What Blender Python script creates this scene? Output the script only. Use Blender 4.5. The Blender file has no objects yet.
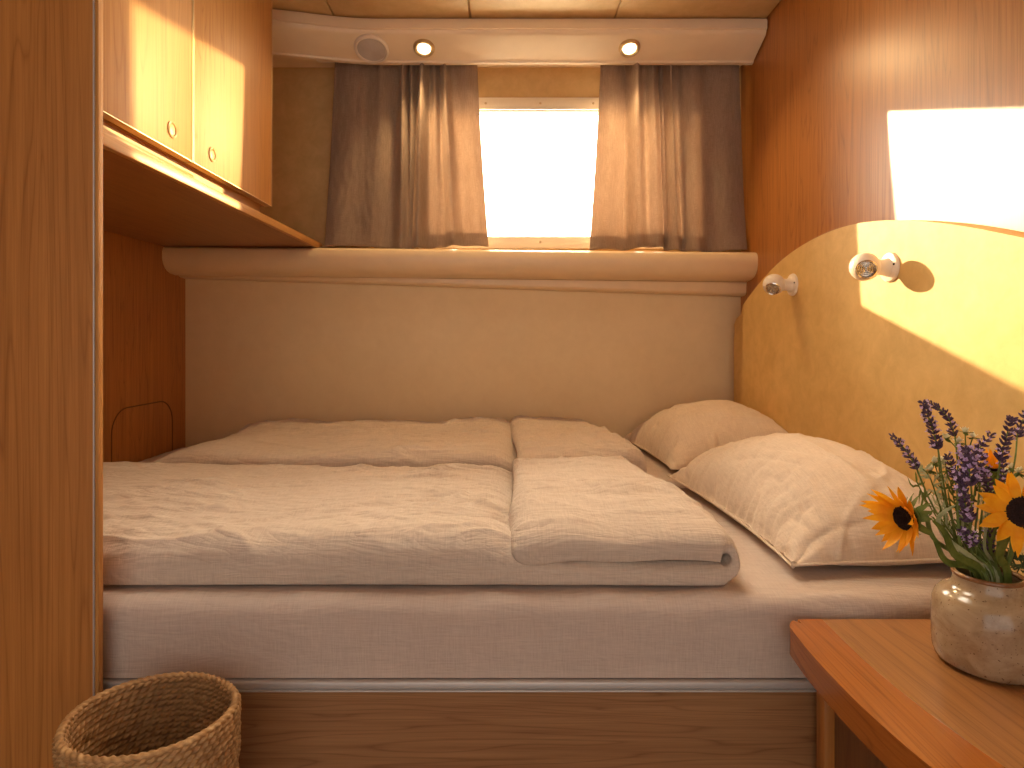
import bpy, bmesh, math, random
from mathutils import Vector, Matrix, noise, Quaternion

random.seed(7)
SC = bpy.context.scene
COL = SC.collection
PI = math.pi
H = 0.86                    # eye height above the floor; heights below are given from the eye and lifted by H
F = 618.0                   # focal length in pixels of the 1024 px wide frame
CX, CY = 505.0, 338.0       # vanishing point


def at(px, py, D):
    """a point at distance D in front of the eye"""
    return Vector(((px - CX) / F * D, D, H - (py - CY) / F * D))


def sm(t, a=0.0, b=1.0):
    t = max(0.0, min(1.0, (t - a) / (b - a)))
    return t * t * (3 - 2 * t)


# ------------------------------------------------------------------ objects
def link(name, bm, mats, parent=None, loc=None, smooth=35):
    me = bpy.data.meshes.new(name)
    bmesh.ops.recalc_face_normals(bm, faces=bm.faces[:]) if smooth != 'keep' else None
    off = Vector((0, 0, 0))
    if parent is not None:
        off = world_loc(parent)
    elif loc is not None:
        off = Vector(loc)
    if off.length > 0:
        bmesh.ops.translate(bm, verts=bm.verts[:], vec=-off)
    bm.to_mesh(me)
    bm.free()
    for p in me.polygons:
        p.use_smooth = True
    if smooth != 'keep':
        me.set_sharp_from_angle(angle=math.radians(smooth))
    if not isinstance(mats, (list, tuple)):
        mats = [mats]
    for m in mats:
        me.materials.append(m)
    o = bpy.data.objects.new(name, me)
    COL.objects.link(o)
    if parent is not None:
        o.parent = parent
    elif loc is not None:
        o.location = loc
    return o


def world_loc(o):
    v = Vector((0, 0, 0))
    while o is not None:
        v += o.location
        o = o.parent
    return v


def tag(o, label=None, cat=None, group=None, kind=None):
    if label: o['label'] = label
    if cat: o['category'] = cat
    if group: o['group'] = group
    if kind: o['kind'] = kind
    return o


def thing(name, label, cat, loc, group=None):
    o = bpy.data.objects.new(name, None)
    o.empty_display_size = 0.05
    COL.objects.link(o)
    o.location = loc
    return tag(o, label, cat, group)


def struct(name, bm, mat, label, cat, parent=None):
    o = link(name, bm, mat, parent)
    if parent is None:
        tag(o, label, cat, kind='structure')
    return o


# ------------------------------------------------------------------ mesh helpers
def box(bm, x0, x1, y0, y1, z0, z1, bevel=0.0, seg=3):
    vs = [bm.verts.new((x, y, z)) for z in (z0, z1) for y in (y0, y1) for x in (x0, x1)]
    fs = [(0, 2, 3, 1), (4, 5, 7, 6), (0, 1, 5, 4), (2, 6, 7, 3), (0, 4, 6, 2), (1, 3, 7, 5)]
    faces = [bm.faces.new([vs[i] for i in f]) for f in fs]
    if bevel > 0:
        es = list({e for f in faces for e in f.edges})
        bmesh.ops.bevel(bm, geom=es, offset=bevel, segments=seg, profile=0.5, affect='EDGES')


def prism(bm, pts, vec, bevel=0.0, seg=3, edge_test=None):
    """extrude the polygon pts (3D points) by vec"""
    a = [bm.verts.new(p) for p in pts]
    b = [bm.verts.new(Vector(p) + Vector(vec)) for p in pts]
    n = len(pts)
    fa = bm.faces.new(a)
    fb = bm.faces.new(list(reversed(b)))
    for i in range(n):
        bm.faces.new([a[i], b[i], b[(i + 1) % n], a[(i + 1) % n]])
    if bevel > 0:
        es = [e for f in (fa, fb) for e in f.edges]
        if edge_test:
            es = [e for e in es if edge_test(e)]
        bmesh.ops.bevel(bm, geom=es, offset=bevel, segments=seg, profile=0.5, affect='EDGES')


def sheet(bm, fn, nu, nv, wrap_u=False, wrap_v=False, mi=0):
    g = [[bm.verts.new(fn(i, j)) for j in range(nv)] for i in range(nu)]
    for i in range(nu if wrap_u else nu - 1):
        for j in range(nv if wrap_v else nv - 1):
            i2, j2 = (i + 1) % nu, (j + 1) % nv
            f = bm.faces.new([g[i][j], g[i2][j], g[i2][j2], g[i][j2]])
            f.material_index = mi
    return g


def lathe(bm, prof, seg=48, M=None, mi=0):
    """prof: (r, z) from one end to the other; r == 0 closes to a point"""
    M = M or Matrix.Identity(4)
    rings = []
    for r, z in prof:
        if r <= 1e-7:
            rings.append([bm.verts.new(M @ Vector((0, 0, z)))])
        else:
            rings.append([bm.verts.new(M @ Vector((r * math.cos(2 * PI * k / seg), r * math.sin(2 * PI * k / seg), z))) for k in range(seg)])
    for a, b in zip(rings, rings[1:]):
        for k in range(seg):
            k2 = (k + 1) % seg
            vs = [a[k % len(a)], a[k2 % len(a)], b[k2 % len(b)], b[k % len(b)]]
            u = []
            for v in vs:
                if v not in u: u.append(v)
            if len(u) >= 3:
                f = bm.faces.new(u)
                f.material_index = mi


def tube(bm, pts, rad, seg=8, mi=0, cap=True):
    pts = [Vector(p) for p in pts]
    n = len(pts)
    rs = rad if isinstance(rad, (list, tuple)) else [rad] * n
    rings = []
    up = None
    for i, p in enumerate(pts):
        t = (pts[min(i + 1, n - 1)] - pts[max(i - 1, 0)]).normalized()
        if up is None:
            up = t.orthogonal().normalized()
        up = (up - t * up.dot(t)).normalized()
        s = t.cross(up)
        rings.append([bm.verts.new(p + (up * math.cos(2 * PI * k / seg) + s * math.sin(2 * PI * k / seg)) * rs[i]) for k in range(seg)])
    for a, b in zip(rings, rings[1:]):
        for k in range(seg):
            f = bm.faces.new([a[k], a[(k + 1) % seg], b[(k + 1) % seg], b[k]])
            f.material_index = mi
    if cap:
        for r in (rings[0], rings[-1]):
            f = bm.faces.new(r)
            f.material_index = mi


def frame_to(d, up=Vector((0, 0, 1))):
    """matrix whose +Z looks along d"""
    z = Vector(d).normalized()
    x = Vector(up).cross(z)
    if x.length < 1e-4:
        x = Vector((1, 0, 0))
    x.normalize()
    y = z.cross(x)
    return Matrix((x, y, z)).transposed().to_4x4()


def bez(ps, n):
    """smooth path through control points"""
    ps = [Vector(p) for p in ps]
    out = []
    m = len(ps) - 1
    for k in range(n):
        t = k / (n - 1) * m
        i = min(int(t), m - 1)
        f = t - i
        p0, p1, p2, p3 = ps[max(i - 1, 0)], ps[i], ps[i + 1], ps[min(i + 2, m)]
        out.append(0.5 * ((2 * p1) + (p2 - p0) * f + (2 * p0 - 5 * p1 + 4 * p2 - p3) * f * f + (3 * p1 - p0 - 3 * p2 + p3) * f ** 3))
    return out


def displace(bm, fn):
    bm.normal_update()
    vs = bm.verts[:]
    d = [v.normal.copy() * fn(v.co.copy(), v.normal) for v in vs]
    for v, q in zip(vs, d):
        v.co += q


# ------------------------------------------------------------------ materials
def node_mat(name):
    m = bpy.data.materials.new(name)
    m.use_nodes = True
    nt = m.node_tree
    b = nt.nodes['Principled BSDF']
    return m, nt, b


def N(nt, typ, **kw):
    n = nt.nodes.new(typ)
    for k, v in kw.items():
        if k in n.inputs:
            n.inputs[k].default_value = v
        else:
            setattr(n, k, v)
    return n


def mapped(nt, scale, rot=(0, 0, 0), loc=(0, 0, 0)):
    tc = nt.nodes.new('ShaderNodeTexCoord')
    mp = nt.nodes.new('ShaderNodeMapping')
    mp.inputs['Scale'].default_value = scale
    mp.inputs['Rotation'].default_value = rot
    mp.inputs['Location'].default_value = loc
    nt.links.new(tc.outputs['Object'], mp.inputs['Vector'])
    return mp.outputs['Vector']


def tex_noise(nt, vec, scale=1.0, detail=4.0, rough=0.55, dist=0.0):
    n = N(nt, 'ShaderNodeTexNoise', Scale=scale, Detail=detail, Roughness=rough, Distortion=dist)
    nt.links.new(vec, n.inputs['Vector'])
    return n.outputs['Fac']


def ramp(nt, fac, stops):
    r = nt.nodes.new('ShaderNodeValToRGB')
    el = r.color_ramp.elements
    while len(el) < len(stops):
        el.new(0.5)
    for e, (p, c) in zip(el, stops):
        e.position = p
        e.color = (*c, 1) if len(c) == 3 else c
    nt.links.new(fac, r.inputs['Fac'])
    return r.outputs['Color']


def math_n(nt, op, a, b):
    n = nt.nodes.new('ShaderNodeMath')
    n.operation = op
    for i, v in enumerate((a, b)):
        if isinstance(v, (int, float)):
            n.inputs[i].default_value = v
        else:
            nt.links.new(v, n.inputs[i])
    return n.outputs[0]


def mix_rgb(nt, fac, a, b, mode='MIX'):
    n = nt.nodes.new('ShaderNodeMix')
    n.data_type = 'RGBA'
    n.blend_type = mode
    for i, v in ((0, fac), (6, a), (7, b)):
        if isinstance(v, (int, float)):
            n.inputs[i].default_value = v
        elif isinstance(v, tuple):
            n.inputs[i].default_value = (*v, 1)
        else:
            nt.links.new(v, n.inputs[i])
    return n.outputs[2]


def bump(nt, b, height, strength, dist=0.001):
    n = N(nt, 'ShaderNodeBump', Strength=strength, Distance=dist)
    nt.links.new(height, n.inputs['Height'])
    nt.links.new(n.outputs['Normal'], b.inputs['Normal'])


def wood(name, dark, light, axis='z', rough=0.33, spec=0.5, band=1.0):
    """veneer: long fibres along axis, slow figure and fine pores"""
    m, nt, b = node_mat(name)
    i = 'xyz'.index(axis)
    s1 = [9.0] * 3; s1[i] = 0.55
    s2 = [95.0] * 3; s2[i] = 2.2
    s3 = [420.0] * 3; s3[i] = 9.0
    v1 = tex_noise(nt, mapped(nt, s1), 1.0, 3.0, 0.5, 0.6)
    w = math_n(nt, 'SINE', math_n(nt, 'MULTIPLY', v1, 62.0 * band), 0)
    w = math_n(nt, 'ABSOLUTE', w, 0)
    w = math_n(nt, 'POWER', math_n(nt, 'SUBTRACT', 1.0, w), 3.5)      # thin growth lines
    w = math_n(nt, 'SUBTRACT', 0.75, w)
    v2 = tex_noise(nt, mapped(nt, s2), 1.0, 4.0, 0.6)
    v3 = tex_noise(nt, mapped(nt, s3), 1.0, 3.0, 0.6)
    slow = tex_noise(nt, mapped(nt, [3.0, 3.0, 3.0]), 1.0, 3.0, 0.5)
    t = math_n(nt, 'ADD', math_n(nt, 'MULTIPLY', w, 0.16), math_n(nt, 'MULTIPLY', v2, 0.42))
    t = math_n(nt, 'ADD', t, math_n(nt, 'MULTIPLY', v3, 0.30))
    t = math_n(nt, 'ADD', t, math_n(nt, 'MULTIPLY', slow, 0.12))
    c = ramp(nt, t, [(0.34, dark), (0.69, light)])
    nt.links.new(c, b.inputs['Base Color'])
    b.inputs['Roughness'].default_value = rough
    b.inputs['Specular IOR Level'].default_value = spec
    bump(nt, b, v3, 0.12, 0.0006)
    return m


def linen(name, c1, c2, strength=0.35, transl=0.0, rough=0.9, wr=0.0):
    m, nt, b = node_mat(name)
    a = tex_noise(nt, mapped(nt, (30, 620, 620)), 1.0, 2.0, 0.6)
    d = tex_noise(nt, mapped(nt, (620, 34, 34)), 1.0, 2.0, 0.6)
    slow = tex_noise(nt, mapped(nt, (6, 6, 6)), 1.0, 4.0, 0.6)
    w = math_n(nt, 'ADD', math_n(nt, 'MULTIPLY', a, 0.5), math_n(nt, 'MULTIPLY', d, 0.5))
    t = math_n(nt, 'ADD', math_n(nt, 'MULTIPLY', w, 0.8), math_n(nt, 'MULTIPLY', slow, 0.2))
    c = ramp(nt, t, [(0.32, c1), (0.68, c2)])
    nt.links.new(c, b.inputs['Base Color'])
    b.inputs['Roughness'].default_value = rough
    b.inputs['Specular IOR Level'].default_value = 0.15
    b.inputs['Sheen Weight'].default_value = 0.15
    b.inputs['Sheen Roughness'].default_value = 0.5
    bump(nt, b, w, strength, 0.0016)
    if wr > 0:
        k = tex_noise(nt, mapped(nt, (5.5, 17, 20), (0, 0, 0.25)), 1.0, 3.5, 0.62, 0.9)
        rid = math_n(nt, 'ABSOLUTE', math_n(nt, 'SUBTRACT', k, 0.5), 0)
        rid = math_n(nt, 'MINIMUM', math_n(nt, 'MULTIPLY', rid, 7.0), 1.0)
        k2 = tex_noise(nt, mapped(nt, (22, 40, 44), (0, 0, -0.4)), 1.0, 3.0, 0.6, 0.5)
        hh = math_n(nt, 'ADD', rid, math_n(nt, 'MULTIPLY', k2, 0.25))
        first = b.inputs['Normal'].links[0].from_node
        n2 = N(nt, 'ShaderNodeBump', Strength=wr, Distance=0.012)
        nt.links.new(hh, n2.inputs['Height'])
        nt.links.new(n2.outputs['Normal'], first.inputs['Normal'])
    if transl > 0:
        tr = nt.nodes.new('ShaderNodeBsdfTranslucent')
        nt.links.new(c, tr.inputs['Color'])
        mx = nt.nodes.new('ShaderNodeMixShader')
        mx.inputs[0].default_value = transl
        out = nt.nodes['Material Output']
        nt.links.new(b.outputs[0], mx.inputs[1])
        nt.links.new(tr.outputs[0], mx.inputs[2])
        nt.links.new(mx.outputs[0], out.inputs['Surface'])
    return m


def leather(name, c1, c2, rough=0.55, bs=0.2):
    m, nt, b = node_mat(name)
    a = tex_noise(nt, mapped(nt, (22, 22, 22)), 1.0, 6.0, 0.65, 0.4)
    g = tex_noise(nt, mapped(nt, (420, 420, 420)), 1.0, 2.0, 0.5)
    sl = tex_noise(nt, mapped(nt, (4, 4, 4)), 1.0, 2.0, 0.5)
    t = math_n(nt, 'ADD', math_n(nt, 'MULTIPLY', a, 0.6), math_n(nt, 'MULTIPLY', sl, 0.4))
    c = ramp(nt, t, [(0.32, c1), (0.68, c2)])
    nt.links.new(c, b.inputs['Base Color'])
    b.inputs['Roughness'].default_value = rough
    b.inputs['Specular IOR Level'].default_value = 0.3
    bump(nt, b, g, bs, 0.0008)
    return m


def plain(name, col, rough=0.5, metal=0.0, spec=0.5, var=0.06, scale=30, bs=0.0):
    m, nt, b = node_mat(name)
    a = tex_noise(nt, mapped(nt, (scale,) * 3), 1.0, 4.0, 0.6)
    lo = tuple(x * (1 - var) for x in col)
    hi = tuple(min(1, x * (1 + var)) for x in col)
    nt.links.new(ramp(nt, a, [(0.3, lo), (0.7, hi)]), b.inputs['Base Color'])
    b.inputs['Roughness'].default_value = rough
    b.inputs['Metallic'].default_value = metal
    b.inputs['Specular IOR Level'].default_value = spec
    if bs > 0:
        bump(nt, b, a, bs, 0.001)
    return m


def emitter(name, col, strength):
    m, nt, b = node_mat(name)
    b.inputs['Base Color'].default_value = (*col, 1)
    b.inputs['Emission Color'].default_value = (*col, 1)
    b.inputs['Emission Strength'].default_value = strength
    return m


def petal_mat(name, base, tip, transl=0.35, rough=0.6, scale=(60, 60, 60)):
    m, nt, b = node_mat(name)
    a = tex_noise(nt, mapped(nt, scale), 1.0, 3.0, 0.6)
    c = ramp(nt, a, [(0.3, base), (0.7, tip)])
    nt.links.new(c, b.inputs['Base Color'])
    b.inputs['Roughness'].default_value = rough
    b.inputs['Specular IOR Level'].default_value = 0.3
    tr = nt.nodes.new('ShaderNodeBsdfTranslucent')
    nt.links.new(c, tr.inputs['Color'])
    mx = nt.nodes.new('ShaderNodeMixShader')
    mx.inputs[0].default_value = transl
    nt.links.new(b.outputs[0], mx.inputs[1])
    nt.links.new(tr.outputs[0], mx.inputs[2])
    nt.links.new(mx.outputs[0], nt.nodes['Material Output'].inputs['Surface'])
    return m


M = {}
M['wood_wall'] = wood('cherry_veneer', (0.29, 0.104, 0.021), (0.51, 0.215, 0.052), 'z', 0.36)
M['wood_door'] = wood('cabinet_veneer', (0.36, 0.150, 0.038), (0.52, 0.250, 0.070), 'z', 0.50, 0.25)
M['wood_base'] = wood('bed_base_veneer', (0.19, 0.082, 0.030), (0.38, 0.190, 0.078), 'x', 0.42, 0.4, 1.4)
M['wood_shelf'] = wood('shelf_veneer', (0.24, 0.095, 0.026), (0.37, 0.165, 0.048), 'y', 0.4)
M['wood_edge'] = wood('shelf_lipping', (0.40, 0.175, 0.045), (0.56, 0.285, 0.085), 'y', 0.4)
M['wood_top'] = wood('counter_veneer', (0.22, 0.088, 0.026), (0.40, 0.182, 0.060), 'y', 0.28, 0.5, 1.3)
M['wood_band'] = wood('counter_lipping', (0.24, 0.066, 0.009), (0.41, 0.130, 0.020), 'y', 0.22, 0.6)
M['wood_dark'] = wood('counter_carcass', (0.16, 0.070, 0.026), (0.25, 0.120, 0.046), 'z', 0.45)
M['floor'] = wood('floor_planks', (0.16, 0.085, 0.040), (0.28, 0.155, 0.075), 'x', 0.45)
M['leather'] = leather('headboard_suede', (0.57, 0.355, 0.115), (0.74, 0.490, 0.185))
M['wall_suede'] = leather('wall_suede', (0.54, 0.350, 0.140), (0.71, 0.490, 0.220))
M['ceil_suede'] = leather('ceiling_suede', (0.50, 0.335, 0.150), (0.64, 0.450, 0.225))
M['panel_cream'] = leather('cream_wall_cloth', (0.74, 0.585, 0.350), (0.80, 0.645, 0.400), 0.7, 0.15)
M['cream'] = plain('cream_moulding', (0.80, 0.65, 0.455), 0.35, 0, 0.5, 0.03, 12)
M['ledge'] = plain('beige_moulding', (0.76, 0.58, 0.355), 0.38, 0, 0.5, 0.04, 14)
M['seam'] = plain('dark_seam', (0.14, 0.075, 0.03), 0.7)
M['winframe'] = plain('window_frame_plastic', (0.84, 0.73, 0.55), 0.4, 0, 0.5, 0.02)
M['dark'] = plain('dark_gap', (0.03, 0.018, 0.01), 0.8)
M['alu'] = plain('aluminium_strip', (0.50, 0.47, 0.45), 0.5, 0.5, 0.5, 0.04, 60)
M['chrome'] = plain('chrome', (0.85, 0.82, 0.78), 0.12, 1.0, 0.5, 0.02)
M['brass'] = plain('satin_brass', (0.66, 0.50, 0.30), 0.45, 1.0, 0.5, 0.03)
M['white'] = plain('white_plastic', (0.80, 0.70, 0.58), 0.3, 0, 0.5, 0.02)
M['grey'] = plain('grey_plastic', (0.54, 0.48, 0.43), 0.55, 0, 0.4, 0.05)
M['curtain'] = linen('curtain_linen', (0.34, 0.248, 0.182), (0.54, 0.408, 0.305), 0.3, 0.42)
M['duvet'] = linen('duvet_linen', (0.47, 0.375, 0.295), (0.67, 0.560, 0.455), 0.5, 0.0, 0.92, 0.22)
M['pillow'] = linen('pillow_linen', (0.58, 0.460, 0.350), (0.77, 0.640, 0.505), 0.4, 0.0, 0.92, 0.11)
M['sheet'] = linen('sheet_linen', (0.45, 0.355, 0.295), (0.60, 0.490, 0.415), 0.4, 0.0, 0.92, 0.12)
M['bulb'] = emitter('lamp_glow', (1.0, 0.80, 0.48), 7.0)
M['lens'] = plain('lamp_lens', (0.45, 0.40, 0.34), 0.08, 0.75, 0.6, 0.5, 260, 0.4)
M['petal'] = petal_mat('sunflower_petal', (0.90, 0.36, 0.008), (0.98, 0.52, 0.02))
M['disc'] = plain('sunflower_disc', (0.022, 0.010, 0.008), 0.85, 0, 0.2, 0.7, 700, 0.8)
M['green'] = petal_mat('leaf_green', (0.085, 0.120, 0.016), (0.20, 0.23, 0.045), 0.25)
M['stem'] = petal_mat('stem_green', (0.10, 0.140, 0.030), (0.20, 0.250, 0.065), 0.15)
M['pale'] = petal_mat('grass_pale', (0.32, 0.36, 0.17), (0.55, 0.56, 0.34), 0.3)
M['lav'] = petal_mat('lavender_calyx', (0.050, 0.030, 0.058), (0.175, 0.105, 0.175), 0.15, 0.8, (180, 180, 180))
M['lavp'] = petal_mat('lavender_petal', (0.40, 0.27, 0.55), (0.64, 0.50, 0.72), 0.25)
M['wfl'] = petal_mat('white_floret', (0.70, 0.68, 0.48), (0.86, 0.83, 0.68), 0.3)
M['herb'] = petal_mat('dark_herb', (0.035, 0.055, 0.018), (0.10, 0.12, 0.045), 0.15)


def glass_pane():
    m = bpy.data.materials.new('window_glass')
    m.use_nodes = True
    nt = m.node_tree
    nt.nodes.clear()
    out = nt.nodes.new('ShaderNodeOutputMaterial')
    tr = nt.nodes.new('ShaderNodeBsdfTransparent')
    tr.inputs[0].default_value = (0.97, 0.96, 0.93, 1)
    gl = nt.nodes.new('ShaderNodeBsdfGlossy')
    gl.inputs['Roughness'].default_value = 0.02
    fr = nt.nodes.new('ShaderNodeFresnel')
    fr.inputs[0].default_value = 1.3
    mx = nt.nodes.new('ShaderNodeMixShader')
    nt.links.new(fr.outputs[0], mx.inputs[0])
    nt.links.new(tr.outputs[0], mx.inputs[1])
    nt.links.new(gl.outputs[0], mx.inputs[2])
    nt.links.new(mx.outputs[0], out.inputs['Surface'])
    return m


M['glass'] = glass_pane()


def stoneware():
    m, nt, b = node_mat('speckled_stoneware')
    a = tex_noise(nt, mapped(nt, (26, 26, 40)), 1.0, 5.0, 0.6, 0.5)
    base = ramp(nt, a, [(0.30, (0.25, 0.155, 0.08)), (0.70, (0.46, 0.345, 0.215))])
    sp = tex_noise(nt, mapped(nt, (330, 330, 330)), 1.0, 2.0, 0.5)
    mask = ramp(nt, sp, [(0.66, (0, 0, 0)), (0.72, (1, 1, 1))])
    c = mix_rgb(nt, mask, base, (0.11, 0.055, 0.025))
    nt.links.new(c, b.inputs['Base Color'])
    b.inputs['Roughness'].default_value = 0.16
    b.inputs['Specular IOR Level'].default_value = 0.6
    bump(nt, b, a, 0.05, 0.002)
    return m


M['stone'] = stoneware()
M['rim'] = plain('brown_glaze', (0.22, 0.10, 0.04), 0.2, 0, 0.6, 0.3, 90)


def seagrass():
    m, nt, b = node_mat('seagrass_weave')
    a = tex_noise(nt, mapped(nt, (60, 60, 160)), 1.0, 4.0, 0.65)
    s = tex_noise(nt, mapped(nt, (9, 9, 14)), 1.0, 3.0, 0.6)
    t = math_n(nt, 'ADD', math_n(nt, 'MULTIPLY', a, 0.65), math_n(nt, 'MULTIPLY', s, 0.35))
    c = ramp(nt, t, [(0.30, (0.13, 0.060, 0.018)), (0.52, (0.33, 0.175, 0.062)), (0.72, (0.54, 0.345, 0.155))])
    nt.links.new(c, b.inputs['Base Color'])
    b.inputs['Roughness'].default_value = 0.7
    bump(nt, b, a, 0.3, 0.001)
    return m


M['seagrass'] = seagrass()

# ------------------------------------------------------------------ the room
XL, XR = -1.166, 0.86
CEIL = H + 1.056
YB = 2.25                    # face of the back wall
YN = -1.0                    # how far the room goes on behind the eye

bm = bmesh.new(); box(bm, XL - 0.05, XR + 0.05, YN, YB + 0.1, -0.05, 0.0)
struct('floor', bm, M['floor'], 'brown plank floor in front of the bed', 'floor')

HX0, HX1, HY0, HY1 = -0.36, 0.22, 0.98, 1.56        # unseen roof hatch, added to give the bed soft light from above
bm = bmesh.new()
for a in ((XL - 0.05, HX0, YN, YB + 0.1), (HX1, XR + 0.05, YN, YB + 0.1), (HX0, HX1, YN, HY0), (HX0, HX1, HY1, YB + 0.1)):
    box(bm, *a, CEIL + 0.004, CEIL + 0.06)
ceil = struct('ceiling', bm, M['ceil_suede'], 'tan suede covered ceiling above the window end', 'ceiling')
edges = [XL - 0.04, -0.557, -0.114, 0.360, XR]
for a, b in zip(edges, edges[1:]):
    bm = bmesh.new(); box(bm, a + 0.002, b - 0.002, 1.62, 2.2, CEIL - 0.008, CEIL + 0.004, 0.004)
    struct('ceiling_panel', bm, M['ceil_suede'], None, None, ceil)

hat = thing('added_roof_hatch', 'unseen square roof hatch added to light the bed from above', 'window', ((HX0 + HX1) / 2, (HY0 + HY1) / 2, CEIL))
tag(hat, kind='structure')
bm = bmesh.new()
for a in ((HX0 - 0.03, HX0, HY0 - 0.03, HY1 + 0.03), (HX1, HX1 + 0.03, HY0 - 0.03, HY1 + 0.03), (HX0, HX1, HY0 - 0.03, HY0), (HX0, HX1, HY1, HY1 + 0.03)):
    box(bm, *a, CEIL - 0.012, CEIL + 0.004, 0.003, 2)
link('added_hatch_frame', bm, M['cream'], hat)
bm = bmesh.new(); box(bm, HX0, HX1, HY0, HY1, CEIL + 0.045, CEIL + 0.049)
link('added_hatch_pane', bm, M['glass'], hat)

bm = bmesh.new(); box(bm, XR, XR + 0.05, YN, YB + 0.1, 0.0, CEIL + 0.004)
struct('wall_right', bm, M['wood_wall'], 'warm cherry veneer wall above the headboard', 'wall')

bm = bmesh.new(); box(bm, XL - 0.05, XL, YN, YB + 0.1, 0.0, CEIL + 0.004)
wl = struct('wall_left', bm, M['wood_wall'], 'shaded veneer wall at the foot of the bed', 'wall')
# access flap: a grooved outline with rounded corners on the foot-end wall
ps = []
y0, y1, z0, z1, r = 1.83, 2.165, H - 0.44, H - 0.215, 0.075
ps.append((XL, y0, z0))
for k in range(9):
    a = PI - k / 8 * PI / 2
    ps.append((XL, y0 + r + r * math.cos(a), z1 - r + r * math.sin(a)))
for k in range(9):
    a = PI / 2 - k / 8 * PI / 2
    ps.append((XL, y1 - r + r * math.cos(a), z1 - r + r * math.sin(a)))
ps.append((XL, y1, z0))
bm = bmesh.new(); tube(bm, ps, 0.0022, 6)
struct('access_flap', bm, M['seam'], None, None, wl)

# back wall with the window opening
WX0, WX1, WZ0, WZ1 = -0.27, 0.63, H + 0.368, H + 0.828
bm = bmesh.new()
box(bm, XL, WX0, YB, YB + 0.05, H + 0.255, CEIL)
box(bm, WX1, XR, YB, YB + 0.05, H + 0.255, CEIL)
box(bm, WX0, WX1, YB, YB + 0.05, WZ1, CEIL)
box(bm, WX0, WX1, YB, YB + 0.012, H + 0.255, WZ0)
struct('wall_back', bm, M['wall_suede'], 'tan suede wall around the small window', 'wall')

bm = bmesh.new()
box(bm, XL, XR, YB + 0.005, YB + 0.055, 0.0, H + 0.255)
struct('wall_back_lower', bm, M['panel_cream'], 'plain cream cloth covered wall between the duvets and the ledge', 'wall')

# window
win = thing('window_1', 'small bright window between the curtains', 'window', (0.18, YB, WZ0))
tag(win, kind='structure')
bm = bmesh.new()
FW = 0.044
def strip(x0, x1, z0, z1, y0=YB - 0.012, y1=YB + 0.0):
    box(bm, x0, x1, y0, y1, z0, z1, 0.003, 2)
strip(WX0 - FW, WX1 + FW, WZ1, WZ1 + FW)
strip(WX0 - FW, WX1 + FW, WZ0 - FW, WZ0)
strip(WX0 - FW, WX0, WZ0, WZ1)
strip(WX1, WX1 + FW, WZ0, WZ1)
# inner rebate
link('window_frame', bm, M['winframe'], win)
bm = bmesh.new()
box(bm, WX0, WX1, YB + 0.0005, YB + 0.0045, WZ1 - 0.0025, WZ1 + 0.001)
link('window_seal', bm, M['seam'], win)
bm = bmesh.new(); box(bm, WX0, WX1, YB + 0.005, YB + 0.008, WZ0, WZ1)
link('window_pane', bm, M['glass'], win)
for x in (-0.07, 0.128, 0.32):
    bm = bmesh.new(); lathe(bm, [(0, 0.0035), (0.003, 0.003), (0.0045, 0)], 12, Matrix.Translation((x, YB - 0.012, WZ1 + 0.022)) @ frame_to((0, -1, 0)))
    link('screw', bm, M['brass'], win)
bm = bmesh.new(); lathe(bm, [(0, 0.0035), (0.003, 0.003), (0.0045, 0)], 12, Matrix.Translation((0.128, YB - 0.012, WZ0 - 0.02)) @ frame_to((0, -1, 0)))
link('screw', bm, M['brass'], win)

# cornice (trim_1): hollow moulding across the top of the window wall, curving forward at its left end
CX0, CX1 = XL, 0.855
def corn_shift(x):
    return -0.075 * sm((-0.42 - x) / 0.45)
prof = [(YB, 1.048), (2.03, 1.048), (2.018, 1.043), (2.014, 1.034), (2.014, 1.009), (2.0205, 1.0065), (2.0215, 1.001), (2.029, 0.992),
        (2.118, 0.957), (2.124, 0.953), (2.126, 0.947), (2.14, 0.945), (2.146, 0.985), (YB, 0.985)]
bm = bmesh.new()
nx = 61
g = sheet(bm, lambda i, j: (CX0 + (CX1 - CX0) * i / (nx - 1), prof[j][0] + (corn_shift(CX0 + (CX1 - CX0) * i / (nx - 1)) if 0 < j < len(prof) - 1 else 0), H + prof[j][1]), nx, len(prof), False, True)
bm.faces.new([g[0][j] for j in range(len(prof))]); bm.faces.new([g[-1][j] for j in range(len(prof))])
struct('trim_1', bm, M['cream'], 'cream cornice with two lit spots above the curtains', 'cornice')

# ledge (trim_2): rounded beige moulding under the window
prof = [(YB + 0.004, 0.306), (2.135, 0.306), (2.118, 0.303), (2.106, 0.296), (2.101, 0.284), (2.101, 0.262), (2.106, 0.245), (2.116, 0.231),
        (2.132, 0.220), (2.152, 0.214), (2.185, 0.211), (2.198, 0.206), (2.201, 0.196), (2.203, 0.170), (2.209, 0.163), (2.222, 0.160), (YB + 0.004, 0.158)]
bm = bmesh.new()
def ledge_z(x):
    return -0.0105 * (x + 0.15)
g = sheet(bm, lambda i, j: (XL + (XR - XL) * i, prof[j][0], H + prof[j][1] + ledge_z(XL + (XR - XL) * i) + (0.0 if j < 11 else 0.047 - 0.045 * i)), 2, len(prof), False, True)
bm.faces.new([g[0][j] for j in range(len(prof))]); bm.faces.new([g[-1][j] for j in range(len(prof))])
struct('trim_2', bm, M['ledge'], 'rounded beige ledge moulding below the window', 'ledge')

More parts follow.
